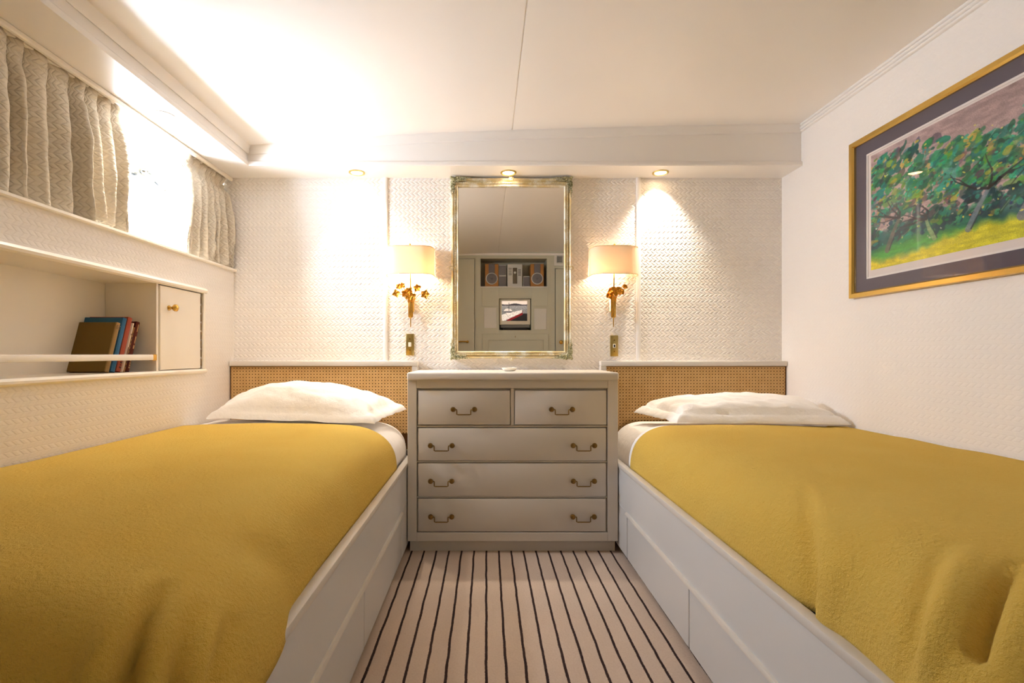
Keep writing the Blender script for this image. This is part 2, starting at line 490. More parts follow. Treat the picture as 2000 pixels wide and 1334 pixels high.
g.prism(pr, 'y', NY0, NY1+.012)
g.box(XL-.002, XL+.012, NY1-.008, NY1+.008, .785, 1.124, .003)
obj('edge_moulding', g, M['cream_trim'], t)
r = obj('fiddle_rail', G().box(XL-.012, XL+.006, NY0, 1.890, .828, .849, .003, 2), M['gloss_white'], t)
obj('rail_bracket', G().box(XL-.014, XL+.004, 1.890, 1.912, .826, .850, .002), M['brass'], r)
t = thing('wall_locker', (XL-.1, 2.067, .785), 'small cream locker with brass knob beside the open shelf', 'cabinet')
obj('body', G().box(-1.460, -1.276, 1.925, 2.212, .786, 1.121), M['cream_trim'], t)
d = obj('door', G().box(-1.273, XL+.004, 1.930, 2.203, .789, 1.118, .002), M['cream_trim'], t)
kp = px(323, 602, 1.985); kx = XL+.004
obj('knob', G().lathe([(.010, 0), (.010, .003), (.0055, .006), (.005, .014), (.010, .018), (.0145, .025), (.014, .031), (.008, .036), (.001, .037)], (kx, 1.982, 1.034), 'x', 18), M['brass'], d)
g = G()
for k in range(8):
    g.box(XL-.002, XL+.0055, 2.204, 2.209, .80+k*.039, .80+k*.039+.031, .001)
obj('piano_hinge', g, M['hinge_gap'], d)

# books leaning on the shelf
def book(name, y0, th, h, w, col, spine_x, label, lean=17.5, band=None, mark=None, pale=None, zoff=0):
    t = thing(name, (spine_x-w/2, y0, .785), label, 'book', 'books leaning on the wall shelf')
    mc = paint('book_cloth_'+name+str(int(y0*1000)), col, .7, .08, .2, .0003, 400)
    mp = plain('book_pages', (232, 220, 196), .9)
    ms = mc if pale is None else paint('book_spine_'+str(int(y0*1000)), pale, .7, .1, .2)
    s_, c_ = math.sin(math.radians(lean)), math.cos(math.radians(lean))
    def tr(g):
        g.v = [(x, y0+(y)*c_+z*s_, .785+th*s_*0+z*c_-(y)*s_+th*s_) for (x, y, z) in g.v]; return g
    b = .0025
    obj('cover', tr(G().box(spine_x-w, spine_x-.006, 0, b, 0, h, .0006)), mc, t, origin=(spine_x-w/2, y0, .785+h/2))
    obj('cover', tr(G().box(spine_x-w, spine_x-.006, th-b, th, 0, h, .0006)), mc, t)
    obj('pages', tr(G().box(spine_x-w+.004, spine_x-.004, b, th-b, .003, h-.003)), mp, t)
    sp = [(spine_x-.008, 0), (spine_x-.003, 0), (spine_x+.0005, th*.25), (spine_x+.001, th*.5), (spine_x+.0005, th*.75), (spine_x-.003, th), (spine_x-.008, th)]
    so = obj('spine', tr(G().prism(sp, 'z', 0, h)), ms, t)
    if band:
        g = G()
        for (z0, z1, f0, f1) in band:
            g.box(spine_x, spine_x+.0016, th*f0, th*f1, h*z0, h*z1)
        obj('spine_lettering', tr(g), plain('spine_ink_'+str(int(y0*1000)), mark, .5), so, kind='stuff')
    return t
sx = -1.318
book('book', 1.735, .016, .184, .140, (122, 96, 44), sx-.004, 'olive brown cloth book at the front of the leaning row', band=[(.93, .945, 0, 1), (.90, .91, 0, 1), (.87, .88, 0, 1)], mark=(120, 100, 70), pale=(176, 140, 88))
book('book', 1.755, .019, .203, .150, (62, 112, 150), sx, 'blue cloth book leaning behind the olive brown one')
book('book', 1.776, .021, .206, .146, (176, 84, 62), sx+.003, 'terracotta red book leaning between blue and slim white book', band=[(.06, .09, .3, .7), (.11, .13, .35, .6), (.15, .18, .3, .7), (.19, .2, .4, .6)], mark=(60, 30, 30))
book('book', 1.799, .008, .188, .125, (236, 222, 200), sx+.004, 'slim white paperback book beside the terracotta red one', band=[(.25, .30, .3, .7), (.34, .5, .3, .7), (.75, .78, .3, .7)], mark=(120, 80, 60))
book('book', 1.809, .008, .172, .120, (176, 132, 84), sx+.003, 'slim tan book with printed spine beside the maroon one', band=[(.1+k*.09, .1+k*.09+.05, .25, .75) for k in range(9)], mark=(90, 50, 34))
book('book', 1.819, .018, .192, .128, (92, 36, 24), sx+.006, 'maroon book at the end of the row nearest the divider', band=[(.06+k*.045, .06+k*.045+.03, .3, .6) for k in range(5)]+[(.45, .52, .3, .6), (.56, .7, .35, .55), (.8, .95, .35, .55)], mark=(196, 150, 100))

# ------------------------------------------------------------------ curtains
def curtain(name, y0t, y1t, y0b, y1b, zt, zb, nf, seed, label, hem=None):
    rr = np.random.default_rng(seed)
    n, m = nf*22, 46
    s = np.linspace(0, 1, n)
    jit = np.cumsum(rr.uniform(.6, 1.4, nf)); jit = np.concatenate([[0], jit/jit[-1]])
    ph = np.interp(s, jit, np.arange(nf+1))
    amp = np.interp(ph, np.arange(nf+1)+.5, rr.uniform(.45, 1.5, nf+1))
    lean = np.interp(ph, np.arange(nf+1)+.5, rr.uniform(-1, 1, nf+1))
    P = np.zeros((m, n, 3)); UV = np.zeros((m, n, 2))
    arc = None
    for i in range(m):
        k = i/(m-1)                                # 0 top, 1 bottom
        fr = ph % 1.0
        wv = np.abs(np.sin(PI*fr))**.55            # round pleat fronts with sharp valleys
        a = .014+.030*min(1, k*2.2) if k > .11 else .018*(1-.7*math.exp(-((k-.10)/.04)**2))
        a *= 1-.55*math.exp(-((k-.13)/.05)**2)
        sway = .012*np.sin(2*PI*(k*.8+ph*.37+seed))*k
        y = y0t+(y1t-y0t)*s+((y0b-y0t)+(y1b-y1t-y0b+y0t)*s)*k
        y = y+lean*.018*np.sin(PI*k)*np.sin(PI*s)+.008*np.sin(PI*2*fr)*k
        x = -1.315+(wv-.5)*2*a*amp*1.0+sway*.5
        zbb = zb if hem is None else zb+np.interp(s, *hem)
        z = zt+(zbb-zt)*k+.004*np.sin(ph*2.1+seed)*(1-k)
        P[i, :, 0] = x; P[i, :, 1] = y; P[i, :, 2] = z
        if i == m//2 or arc is None:
            arc = np.concatenate([[0], np.cumsum(np.hypot(np.diff(x), np.diff(y)))])
    arc = np.concatenate([[0], np.cumsum(np.hypot(np.diff(P[m//2, :, 0]), np.diff(P[m//2, :, 1])))])
    for i in range(m):
        for j in range(n):
            p = P[i, j]
            q = mnoise.noise(Vector((arc[j]*9, p[2]*14, seed)))
            P[i, j, 0] += .006*q
    g = G().grid(P)
    o = obj(name, g, M['curtain'], None, label, 'curtain', ang=180, recalc=False)
    me = o.data; uv = me.uv_layers.new(name='UVMap')
    vi = np.zeros(len(me.loops), dtype=np.int32); me.loops.foreach_get('vertex_index', vi)
    U = np.zeros((m*n, 2)); U[:, 0] = np.tile(arc, m); U[:, 1] = P[:, :, 2].reshape(-1)
    uv.data.foreach_set('uv', U[vi].astype(np.float32).ravel())
    sm = o.modifiers.new('thickness', 'SOLIDIFY'); sm.thickness = .006; sm.offset = -1
    return o
curtain('curtain', 2.16, 2.475, 2.10, 2.492, 1.729, 1.280, 8, 3, 'cream quilted curtain gathered in the corner beside the porthole')
curtain('curtain', 1.23, 1.778, 1.23, 1.792, 1.729, 1.280, 9, 8, 'wide cream quilted curtain hanging above the open bookshelf', hem=([0, .70, .73, .90, .92, 1], [0, 0, .014, .014, 0, 0]))

# ------------------------------------------------------------------ headboards
def headboard(x0, x1, post, label):
    t = thing('headboard', ((x0+x1)/2, 2.48, .38), label, 'headboard', 'cane headboards')
    obj('top_cap', G().box(x0, x1, 2.448, YB, .792, .817, .004, 2), M['rail'], t)
    pw = .028
    if post == 'r':
        obj('end_post', G().box(x1-pw, x1, 2.452, YB, .38, .792, .002), M['rail'], t); c0, c1 = x0+.002, x1-pw
    else:
        obj('end_post', G().box(x0, x0+pw, 2.452, YB, .38, .792, .002), M['rail'], t); c0, c1 = x0+pw, x1-.002
    obj('backing', G().box(c0, c1, 2.474, YB, .38, .792), M['cane_back'], t)
    g = G(); p = .0152; z0, z1 = .46, .789; yc = 2.466
    nx, nz = int((c1-c0)/p), int((z1-z0)/p); ox = c0+((c1-c0)-nx*p)/2
    for i in range(nx+1):
        for d in (-.0030, .0030):
            x = ox+i*p+d
            g.box(max(x-.0019, c0), min(x+.0019, c1), yc-.0010, yc+.0004, z0, z1)
    for j in range(nz+1):
        for d in (-.0030, .0030):
            z = z1-j*p+d
            if z+.0019 < .792: g.box(c0, c1, yc-.0022, yc-.0009, z-.0019, z+.0019)
    for sgn in (1, -1):                            # diagonal strands
        k0, k1 = (-nz-1, nx) if sgn > 0 else (0, nx+nz+1)
        for k in range(k0, k1+1):
            a = []
            xa = ox+k*p+p/2
            # x = xa + sgn*(z1 - z)
            lo_, hi_ = 0, z1-z0
            ts = [(c0-xa)/sgn, (c1-xa)/sgn]; lo2, hi2 = max(lo_, min(ts)), min(hi_, max(ts))
            if hi2-lo2 < p*.5: continue
            p0 = (xa+sgn*lo2, z1-lo2); p1 = (xa+sgn*hi2, z1-hi2)
            w = .0026
            v = []
            for yy in (yc-.0033, yc-.0021):
                v += [(p0[0]-w, yy, p0[1]), (p0[0]+w, yy, p0[1]), (p1[0]+w, yy, p1[1]), (p1[0]-w, yy, p1[1])]
            g.add(v, [(0, 1, 2, 3), (4, 7, 6, 5), (0, 4, 5, 1), (2, 6, 7, 3), (1, 5, 6, 2), (0, 3, 7, 4)])
    obj('cane_webbing', g, M['cane'], t, kind='stuff', smooth=False, recalc=False)
    g = G().box(c0, c1, 2.460, 2.474, .789, .7925)
    g.box(x0+.0005 if post == 'r' else x1-.0035, x0+.0035 if post == 'r' else x1-.0005, 2.460, 2.474, .38, .79)
    obj('cane_edging', g, M['cane_back'], t)
    return t
headboard(-1.263, -.338, 'r', 'cane headboard in cream frame beside the locker wall')
headboard(.562, 1.477, 'l', 'cane headboard in cream frame beside the picture wall')

# ------------------------------------------------------------------ dresser
YD = 2.13
def dX(zx): return (780+zx/3.335-CX)*YD/F
def dZ(zy): return CAMZ+(CY-(690+zy/3.335))*YD/F
t = thing('dresser', (.11, 2.31, 0), 'greige painted chest of drawers standing between the two bunks', 'dresser')
bx0, bx1 = -.3365, .5615
ZB, ZT0, ZT1 = dZ(1225), dZ(176), dZ(124)
obj('top', G().box(bx0-.001, bx1+.001, YD-.014, YB-.001, ZT0, ZT1, .008, 3), M['dresser'], t)
obj('carcass', G().box(bx0+.002, bx1-.002, YD+.022, YB-.001, ZB, ZT0), M['dresser'], t)
ox0, ox1, oz0, oz1 = dX(112), dX(1357), dZ(1168), dZ(228)
g = G().box(bx0, ox0, YD, YD+.022, ZB, ZT0, .0015); g.box(ox1, bx1, YD, YD+.022, ZB, ZT0, .0015)
g.box(ox0, ox1, YD, YD+.022, ZB, oz0, .0015); g.box(ox0, ox1, YD, YD+.022, oz1, ZT0, .0015)
obj('face_frame', g, M['dresser'], t)
g = G().box(dX(726), dX(749), YD+.006, YD+.022, dZ(470), oz1, .001)
for zz in (477, 709, 940):
    g.box(ox0, ox1, YD+.008, YD+.022, dZ(zz+5), dZ(zz-5), .001)
obj('drawer_divider', g, M['dresser'], t)
obj('toe_kick', G().box(bx0+.006, bx1-.006, YD+.030, YD+.05, 0, ZB), M['dresser'], t)
def bail(parent, xk0, xk1, zk):
    h = thing('bail_handle', ((xk0+xk1)/2, YD-.002, zk)); h.parent = parent
    h.location = WP[h.name]-WP[parent.name]
    for xk in (xk0, xk1):
        obj('post', G().lathe([(.0055, .004), (.0045, -.004), (.0045, -.009), (.0095, -.012), (.0115, -.018), (.0095, -.024), (.003, -.027)], (xk, YD, zk), 'y', 14), M['antique_brass'], h)
    s = .0148; yy = YD-.016; dz = zk-.0225
    pts = [(xk0+.004, yy, zk), (xk0+s, yy, zk-.001), (xk0+s+.001, yy-.001, zk-.006), (xk0+s+.001, yy-.001, dz), (xk1-s-.001, yy-.001, dz), (xk1-s-.001, yy-.001, zk-.006), (xk1-s, yy, zk-.001), (xk1-.004, yy, zk)]
    fine = []
    for i in range(len(pts)-1):
        a, b = Vector(pts[i]), Vector(pts[i+1])
        fine += [a.lerp(b, u) for u in (.08, .92)]
    obj('bail', G().tube([pts[0]]+fine+[pts[-1]], .0024, 8), M['antique_brass'], h)
    return h
drawers = [((122, 721, 243, 466), [(352, 490, 363)], 'upper left'), ((753, 1349, 243, 466), [(988, 1123, 363)], ''),
           ((122, 1347, 489, 700), [(205, 345, 597), (1128, 1266, 597)], ''), ((122, 1347, 719, 932), [(206, 343, 827), (1129, 1265, 827)], ''),
           ((122, 1345, 949, 1162), [(207, 343, 1057), (1126, 1264, 1057)], '')]
for (r_, hs, _) in drawers:
    d = obj('drawer', G().box(dX(r_[0]), dX(r_[1]), YD+.001, YD+.022, dZ(r_[3]), dZ(r_[2]), .0022, 2), M['dresser_drawer'], t)
    for (a, b, z) in hs:
        bail(d, dX(a), dX(b), dZ(z))
# small dish on the dresser top
xd, _, _ = px(995, 724, 2.28)
g = G().lathe([(.018, 0), (.026, .002), (.033, .010), (.036, .016), (.034, .016), (.028, .008), (.001, .006)], (xd, 2.28, ZT1), 'z', 24)
obj('trinket_dish', g, plain('white_china', (250, 244, 232), .2), None, 'small shallow white china dish on the dresser top', 'dish')

# ------------------------------------------------------------------ bunks
def bunk(sg, label):
    # sg = -1: bunk along the left wall, +1: along the right wall; face = aisle side
    face = -.338 if sg < 0 else .563
    wall = -1.263 if sg < 0 else 1.477
    X = lambda d: face+sg*d                        # d metres in from the aisle face
    t = thing('bunk_base', ((face+wall)/2, 1.47, 0), label, 'bunk', 'built-in bunks')
    obj('platform', G().box(X(.022), wall, .5, 2.445, .03, .355), M['bunk'], t)
    obj('toe_kick', G().box(X(.05), wall, .52, 2.445, 0, .03), M['bunk'], t)
    obj('side_board', G().box(X(.003), X(.022), .5, 2.445, .213, .373, .0015), M['bunk'], t)
    obj('rail_cap', G().box(X(-.001), X(.026), .49, 2.445, .366, .386, .004, 2), M['rail'], t)
    pr = [(X(.0035), .198), (X(-.002), .199), (X(-.006), .203), (X(-.006), .208), (X(-.003), .2135), (X(.0035), .2145)]
    obj('lip_moulding', G().prism(pr, 'y', .5, 2.010), M['rail'], t)
    obj('stile', G().box(X(.003), X(.022), 2.014, 2.445, .028, .213, .0015), M['bunk'], t)
    obj('foot_board', G().box(X(0), wall, .49, .502, .02, .386, .003), M['bunk'], t)
    for (a, b) in ((1.401, 2.008), (.785, 1.395), (.503, .779)):
        obj('drawer_front', G().box(X(.004), X(.022), a, b, .026, .200, .002), M['bunk'], t)
    return t
bunk(-1, 'white bunk base with drawers under the porthole wall')
bunk(1, 'white bunk base with drawers along the picture wall')

def cross(s_, dflat, dmax, zend, ztop):            # bed cross-section from wall to aisle, s_ in 0..1
    s_ = s_*(dflat+.24)
    if s_ <= dflat: return s_, 1.0
    th = (s_-dflat)/.24*PI/2
    return dflat+(dmax-dflat)*math.sin(th)**.85, math.cos(th)**.78
BED = {-1: (-1.259, .893, .68), 1: (1.473, .882, .70)}     # wall x, wall to rail, flat width
def mattress(sg, label):
    wall, d_in, flat = BED[sg]; P = []
    for i in range(61):
        d, hc = cross(i/60, flat, d_in-.026, 0, 0)
        P.append((wall-sg*d, .37+(.522-.37)*hc))
    P += [(wall-sg*(d_in-.034), .356), (wall, .356)]
    return obj('mattress', G().prism(P, 'y', .72, 2.440), M['linen'], None, label, 'mattress', 'bunk mattresses', ang=40)
mattress(-1, 'mattress in white fitted sheet on the bunk under the porthole')
mattress(1, 'mattress in white fitted sheet on the bunk beside the picture')

def cloth(name, mat, sg, label, cat, group, ystart, yend, lift, flat, reach, foot=True, creases=(), over=True, nY=190, nX=130, seed=0, edge=None):
    wall, d_in, flat = BED[sg]
    P = np.zeros((nY, nX, 3))
    for i in range(nY):
        ku = i/(nY-1)
        if foot:
            y_flat = .70; ft = .16
            L1 = ystart-y_flat; Lf = .26; s = ku*(L1+Lf)
            if s <= L1: y, hf = ystart-s, 1.0
            else:
                th = min(1, (s-L1)/Lf)*PI/2
                y = y_flat-ft*math.sin(th)**.8; hf = math.cos(th)**.8
        else:
            y = ystart+(yend-ystart)*ku; hf = 1.0
        ov = 0.0
        if over:
            ov = 1/(1+math.exp((y-.88)/.05)) if sg < 0 else .55/(1+math.exp((y-.72)/.05))
        dmax = d_in-.014+lift+ov*.040
        zend = .378-ov*.015-(reach if not over else 0)
        dflat = flat-ov*.05
        ztop = .528+lift+.010
        for j in range(nX):
            kv = j/(nX-1)
            d, hc = cross(kv, dflat, dmax, 0, 0)
            x = wall-sg*d
            crown = .010*math.sin(PI*min(1, d/.9))
            z = zend+(ztop+crown-zend)*hc
            if hf < 1: z = min(z, .34+(z-.34)*hf+.0)
            y_ = y+(edge(d) if edge and ku < .15 else 0)*(1-ku/.15 if ku < .15 else 0)
            q = mnoise.noise(Vector((x*2.2, y*2.2, seed)))*.006+mnoise.noise(Vector((x*6, y*6, seed+5)))*.0022
            z += q*(.35+.65*hc) + (abs(q) if d < .08 else 0)
            P[i, j] = (x, y_, z)
    # creases: displacement along the surface normal
    du = np.gradient(P, axis=0); dv = np.gradient(P, axis=1)
    N = np.cross(du, dv); N /= np.linalg.norm(N, axis=2, keepdims=True)+1e-9
    if N[nY//3, nX//3, 2] < 0: N = -N
    D = np.zeros((nY, nX))
    for (x0, y0, x1, y1, dep, wid) in creases:
        ax, ay = x1-x0, y1-y0; l2 = ax*ax+ay*ay
        tt = ((P[..., 0]-x0)*ax+(P[..., 1]-y0)*ay)/l2
        tc = np.clip(tt, 0, 1)
        dist = np.hypot(P[..., 0]-x0-tc*ax, P[..., 1]-y0-tc*ay)
        D += dep*np.exp(-(dist/wid)**2)*np.clip(.25+tc, 0, 1)
    P += N*D[..., None]
    g = G().grid(P)
    o = obj(name, g, mat, None, label, cat, group, ang=180, recalc=False)
    if (o.data.polygons[len(o.data.polygons)//3].normal.z) < 0: o.data.flip_normals()
    sm = o.modifiers.new('thickness', 'SOLIDIFY'); sm.thickness = .007; sm.offset = -1
    return o
cloth('flat_sheet', M['linen'], -1, 'white top sheet folded under the yellow blanket edge beside the porthole wall', 'sheet', 'top sheets', 2.33, 1.9, .003, .72, 0, foot=False, over=False, nY=40, nX=130, seed=1, edge=lambda d: .012*math.sin(d*14)+.01*math.sin(d*31))
cloth('flat_sheet', M['linen'], 1, 'white top sheet folded under the yellow blanket edge beside the picture wall', 'sheet', 'top sheets', 2.12, 1.9, .003, .74, 0, foot=False, over=False, nY=40, nX=130, seed=2, edge=lambda d: .01*math.sin(d*12))
cloth('blanket', M['fleece'], -1, 'yellow fleece blanket spread on the bunk under the porthole', 'blanket', 'yellow fleece blankets', 2.075, 0, .016, .66, 0,
      creases=((-.440, .69, -.412, .55, -.040, .010), (-.468, .68, -.445, .55, .020, .018), (-.415, .69, -.385, .56, .012, .014), (-.395, .68, -.36, .56, -.022, .012), (-.375, .71, -.34, .57, .014, .014), (-.36, .71, -.335, .60, -.022, .010), (-.46, .82, -.38, .90, -.010, .05)), seed=1,
      edge=lambda d: -.05*(max(0, d-.5)/.4)**2+.004*math.sin(d*22))
cloth('blanket', M['fleece'], 1, 'yellow fleece blanket spread on the bunk beside the framed picture', 'blanket', 'yellow fleece blankets', 2.045, 0, .016, .68, 0,
      creases=((.70, 1.10, .59, .905, -.018, .014), (.68, 1.04, .60, .86, .012, .03), (.72, .78, .585, .69, -.012, .010), (.73, .75, .59, .655, .016, .016), (.76, .71, .61, .62, -.026, .010)), seed=2,
      edge=lambda d: .003*math.sin(d*25))

# pillows with a flat flange
def PILLOW_Z(y): return .5465+.020*min(1, max(0, (2.10-y)/.05))
def pillow(BL, BR, FR, FL, T, label, seed, pw=.5, flange=.10, peak=(0, 0)):
    n, m = 84, 60
    BL, BR, FR, FL = map(np.array, (BL, BR, FR, FL))
    def surf(sign):
        P = np.zeros((m, n, 3))
        for i in range(m):
            v = -1+2*i/(m-1)
            for j in range(n):
                u = -1+2*j/(n-1)
                # slightly concave sides between pointed corners
                uu = u*(1-.045*(1-v*v)*u*u); vv = v*(1-.05*(1-u*u)*v*v)
                a, b = (uu+1)/2, (vv+1)/2
                base = (1-b)*((1-a)*FL+a*FR)+b*((1-a)*BL+a*BR)
                fu = max(0, 1-(abs(u)/(1-flange))**2.2); fv = max(0, 1-(abs(v)/(1-flange*1.35))**2.4)
                h = (fu**pw)*(fv**pw)
                sk = 1+.25*peak[0]*u+.25*peak[1]*v
                nz = mnoise.noise(Vector((u*2.6+seed, v*2.2, seed*1.7)))*.010+mnoise.noise(Vector((u*6+v*3+seed, v*5-u*2, seed)))*.009-.006*max(0, mnoise.noise(Vector((u*3+v*6, v*3, seed+3))))
                e_ = max(abs(u)/(1-flange), abs(v)/(1-flange*1.35))
                edge_seam = -.007*math.exp(-((e_-1)/.018)**2)
                wr = .008*math.exp(-((abs(u)-.78)/.14)**2)*math.sin(v*9+u*5+seed)
                edge = mnoise.noise(Vector((u*4, v*4, seed+9)))*.006*(1 if h < .05 else .3)
                z = base.copy()
                z[2] += .034*min(1, max(0, min((1-abs(u))/flange, (1-abs(v))/(flange*1.35))))**.8
                if sign > 0: z[2] += T*h*sk+(nz+wr)*(h**.3 if h > 0 else 0)+edge+edge_seam+.0025
                else: z[2] = max(z[2]-T*.65*h-.0025+edge, PILLOW_Z(z[1]))
                if sign > 0: z[2] = max(z[2], PILLOW_Z(z[1])+.005)
                P[i, j] = z
        return P
    A, B = surf(1), surf(-1)
    g = G().grid(A); o0 = len(g.v); g.grid(B[:, ::-1])
    def idx(i, j): return i*n+j
    def idb(i, j): return o0+i*n+(n-1-j)
    for j in range(n-1):
        g.f.append((idx(0, j+1), idx(0, j), idb(0, j), idb(0, j+1)))
        g.f.append((idx(m-1, j), idx(m-1, j+1), idb(m-1, j+1), idb(m-1, j)))
    for i in range(m-1):
        g.f.append((idx(i, 0), idx(i+1, 0), idb(i+1, 0), idb(i, 0)))
        g.f.append((idx(i+1, n-1), idx(i, n-1), idb(i, n-1), idb(i+1, n-1)))
    return obj('pillow', g, M['linen'], None, label, 'pillow', 'white flanged pillows', ang=60)
pillow((-1.20, 2.40, .60), (-.385, 2.40, .585), (-.465, 2.075, .565), (-1.235, 2.20, .568), .105, 'plump white pillow with flat flange below the porthole side headboard', 2.3, .62, .085)
pillow((.70, 2.37, .575), (1.455, 2.40, .60), (1.462, 2.0, .568), (.79, 2.07, .566), .058, 'flatter white pillow with flat flange touching the picture wall', 5.1, .42, .10)

# ------------------------------------------------------------------ mirror over the dresser
YM = 2.474
mx0, mx1 = (879.5-CX)*2.46/F, (1118.4-CX)*2.46/F
mz0, mz1 = CAMZ+(CY-702)*2.46/F, 1.7265
ix0, ix1 = (895-CX)*2.47/F, (1101.6-CX)*2.47/F
iz0, iz1 = CAMZ+(CY-685.7)*2.47/F, CAMZ+(CY-365.6)*2.47/F
t = thing('wall_mirror', ((mx0+mx1)/2, 2.49, mz0), 'tall mirror in ornate silver gilt frame above the dresser', 'mirror')
obj('glass', G().box(ix0-.01, ix1+.01, YM, YM+.006, iz0-.01, iz1+.01), M['mirror'], t, smooth=False)
def frame_mat():
    m, nt, b = new('distressed_silver_gilt'); vec, s = coords(nt)
    n = noise_(nt, vec, 22, 5, .65); n2 = noise_(nt, vec, 7, 3)
    c = mix(nt, smooth_step(nt, n, .42, .62), lin((214, 196, 150)), lin((240, 236, 222)))
    nt.links.new(mix(nt, smooth_step(nt, n2, .5, .7), c, lin((226, 200, 140))), b.inputs['Base Color'])
    b.inputs['Metallic'].default_value = .35; b.inputs['Roughness'].default_value = .3
    bump(nt, b, n, .001, .3); return m
M['silver_gilt'] = frame_mat()
def verdigris():
    m, nt, b = new('aged_ornament'); vec, s = coords(nt); n = noise_(nt, vec, 120, 4, .6)
    nt.links.new(mix(nt, smooth_step(nt, n, .35, .65), lin((104, 100, 60)), lin((196, 192, 158))), b.inputs['Base Color'])
    b.inputs['Metallic'].default_value = .5; b.inputs['Roughness'].default_value = .45; return m
M['ornament'] = verdigris()
def rect_frame(o0, o1, p0, p1, i0, i1, q0, q1, prof):
    # outer x o0..o1, z p0..p1 ; inner x i0..i1, z q0..q1 ; prof = [(t outer->inner, y)]
    rings = []
    for (ou, iu) in (((o0, p0), (i0, q0)), ((o1, p0), (i1, q0)), ((o1, p1), (i1, q1)), ((o0, p1), (i0, q1))):
        rings.append([(ou[0]+(iu[0]-ou[0])*a, y, ou[1]+(iu[1]-ou[1])*a) for (a, y) in prof])
    return rings
prof = [(0, 2.499), (0, 2.478), (.06, 2.468), (.18, 2.464), (.30, 2.468), (.36, 2.474), (.46, 2.472), (.50, 2.465), (.62, 2.464), (.68, 2.470), (.78, 2.466), (.90, 2.463), (.97, 2.466), (1, 2.4735), (1, 2.499)]
e = .004
obj('frame', G().sweep(rect_frame(mx0+e, mx1-e, mz0+e, mz1-e, ix0, ix1, iz0, iz1, prof), None), M['silver_gilt'], t, ang=25)
g = G()
fx, fz = (.56, .56)
bx_0, bx_1 = mx0+e+(ix0-mx0-e)*fx, mx1-e+(ix1-mx1+e)*fx
bz_0, bz_1 = mz0+e+(iz0-mz0-e)*fz, mz1-e+(iz1-mz1+e)*fz
nb = 58
for k in range(nb):
    x = bx_0+(bx_1-bx_0)*(k+.5)/nb
    for z in (bz_0, bz_1): g.ball((x, 2.464, z), .0034, 6, 4)
nb = 92
for k in range(nb):
    z = bz_0+(bz_1-bz_0)*(k+.5)/nb
    for x in (bx_0, bx_1): g.ball((x, 2.464, z), .0034, 6, 4)
obj('beading', g, M['silver_gilt'], t, kind='stuff')
def corner_ornament(cx, cz, sx_, sz_):
    g = G(); rr = random.Random(3)
    def S(u, w, r, f=.55, y=2.462): g.ball((cx+sx_*u, y, cz+sz_*w), r, 9, 6, (1, f, 1))
    S(.013, .013, .013); S(.004, .004, .007); S(.026, .010, .009); S(.010, .026, .009)
    for k in range(10):                            # acanthus lobes running along both arms
        u = .030+k*.0078; r = .0080*(1-k/13)
        for (off, q) in ((.006, .9), (.016, .8)):
            if k > 6 and off > .01: continue
            S(u, off+rr.uniform(-.002, .002), r*q); S(off+rr.uniform(-.002, .002), u, r*q)
    for (ax, az) in ((.020, .022), (.036, .016), (.016, .036)):
        pts = []
        for k in range(16):
            a = k*.55; r = .009*(1-k/18)
            pts.append((cx+sx_*(ax+r*math.cos(a)), 2.459, cz+sz_*(az+r*math.sin(a))))
        g.tube(pts, .0021, 6)
    obj('corner_ornament', g, M['ornament'], t)
for (cx_, sx_) in ((mx0, 1), (mx1, -1)):
    for (cz_, sz_) in ((mz0, 1), (mz1, -1)):
        corner_ornament(cx_, cz_, sx_, sz_)
for (x, z, h) in (((mx0+mx1)/2, mz0+.003, 1), ((mx0+mx1)/2, mz1-.006, 1), (mx0+.005, (mz0+mz1)/2, 0), (mx1-.005, (mz0+mz1)/2, 0)):
    g = G()
    for k in range(6):
        a = k*PI/3; g.ball((x+.0075*math.cos(a), 2.466, z+.0075*math.sin(a)), .0055, 8, 5, (1, .6, 1))
    g.ball((x, 2.463, z), .0055, 8, 5)
    obj('side_ornament', g, M['silver_gilt'], t)

# ------------------------------------------------------------------ recessed downlights
def downlight(x, y, z, label, group, power, blend=1.0, size=math.radians(88), tilt=(0, 0), lens=True):
    t = thing('downlight', (x, y, z-.006), label, 'light', group)
    obj('trim_ring', G().sweep([[(x+math.cos(a)*r, y+math.sin(a)*r, z+h) for (r, h) in ((.039, 0), (.039, -.003), (.033, -.006), (.028, -.003), (.028, .0))] for a in [2*PI*k/28 for k in range(28)]], None), M['gloss_white'] if not lens else M['plate_brass'], t)
    obj('lens', G().lathe([(.027, -.0005), (.022, -.003), (.001, -.005)], (x, y, z), 'z', 24), M['spot_lens'], t)
    L = bpy.data.lights.new('downlight_beam', 'SPOT'); L.energy = power; L.spot_size = size; L.spot_blend = blend
    L.shadow_soft_size = .02; L.color = (1, .89, .74)
    lo = bpy.data.objects.new('downlight_beam', L); COL.objects.link(lo); lo.parent = t
    lo.location = (0, 0, -.006); lo.rotation_euler = (tilt[0], tilt[1], 0)
    return t
YSP = 2.425
for (xp, tl, pw_, lb) in ((697, (math.radians(14), math.radians(-6)), 1.2, 'warm recessed downlight above the porthole side headboard'), (993, (math.radians(10), 0), 1.0, 'warm recessed downlight above the mirror'), (1290, (math.radians(14), math.radians(-2)), 1.2, 'warm recessed downlight above the picture side headboard')):
    x = (xp-CX)*YSP/F
    downlight(x, YSP, ZS, lb, 'downlights in the back soffit', SPOT_W*pw_, tilt=tl)
downlight(-1.195, 1.845, ZS, 'recessed downlight in the side soffit above the curtains', 'downlights in the side soffit', SOFFIT_W, .8, math.radians(130), lens=False)

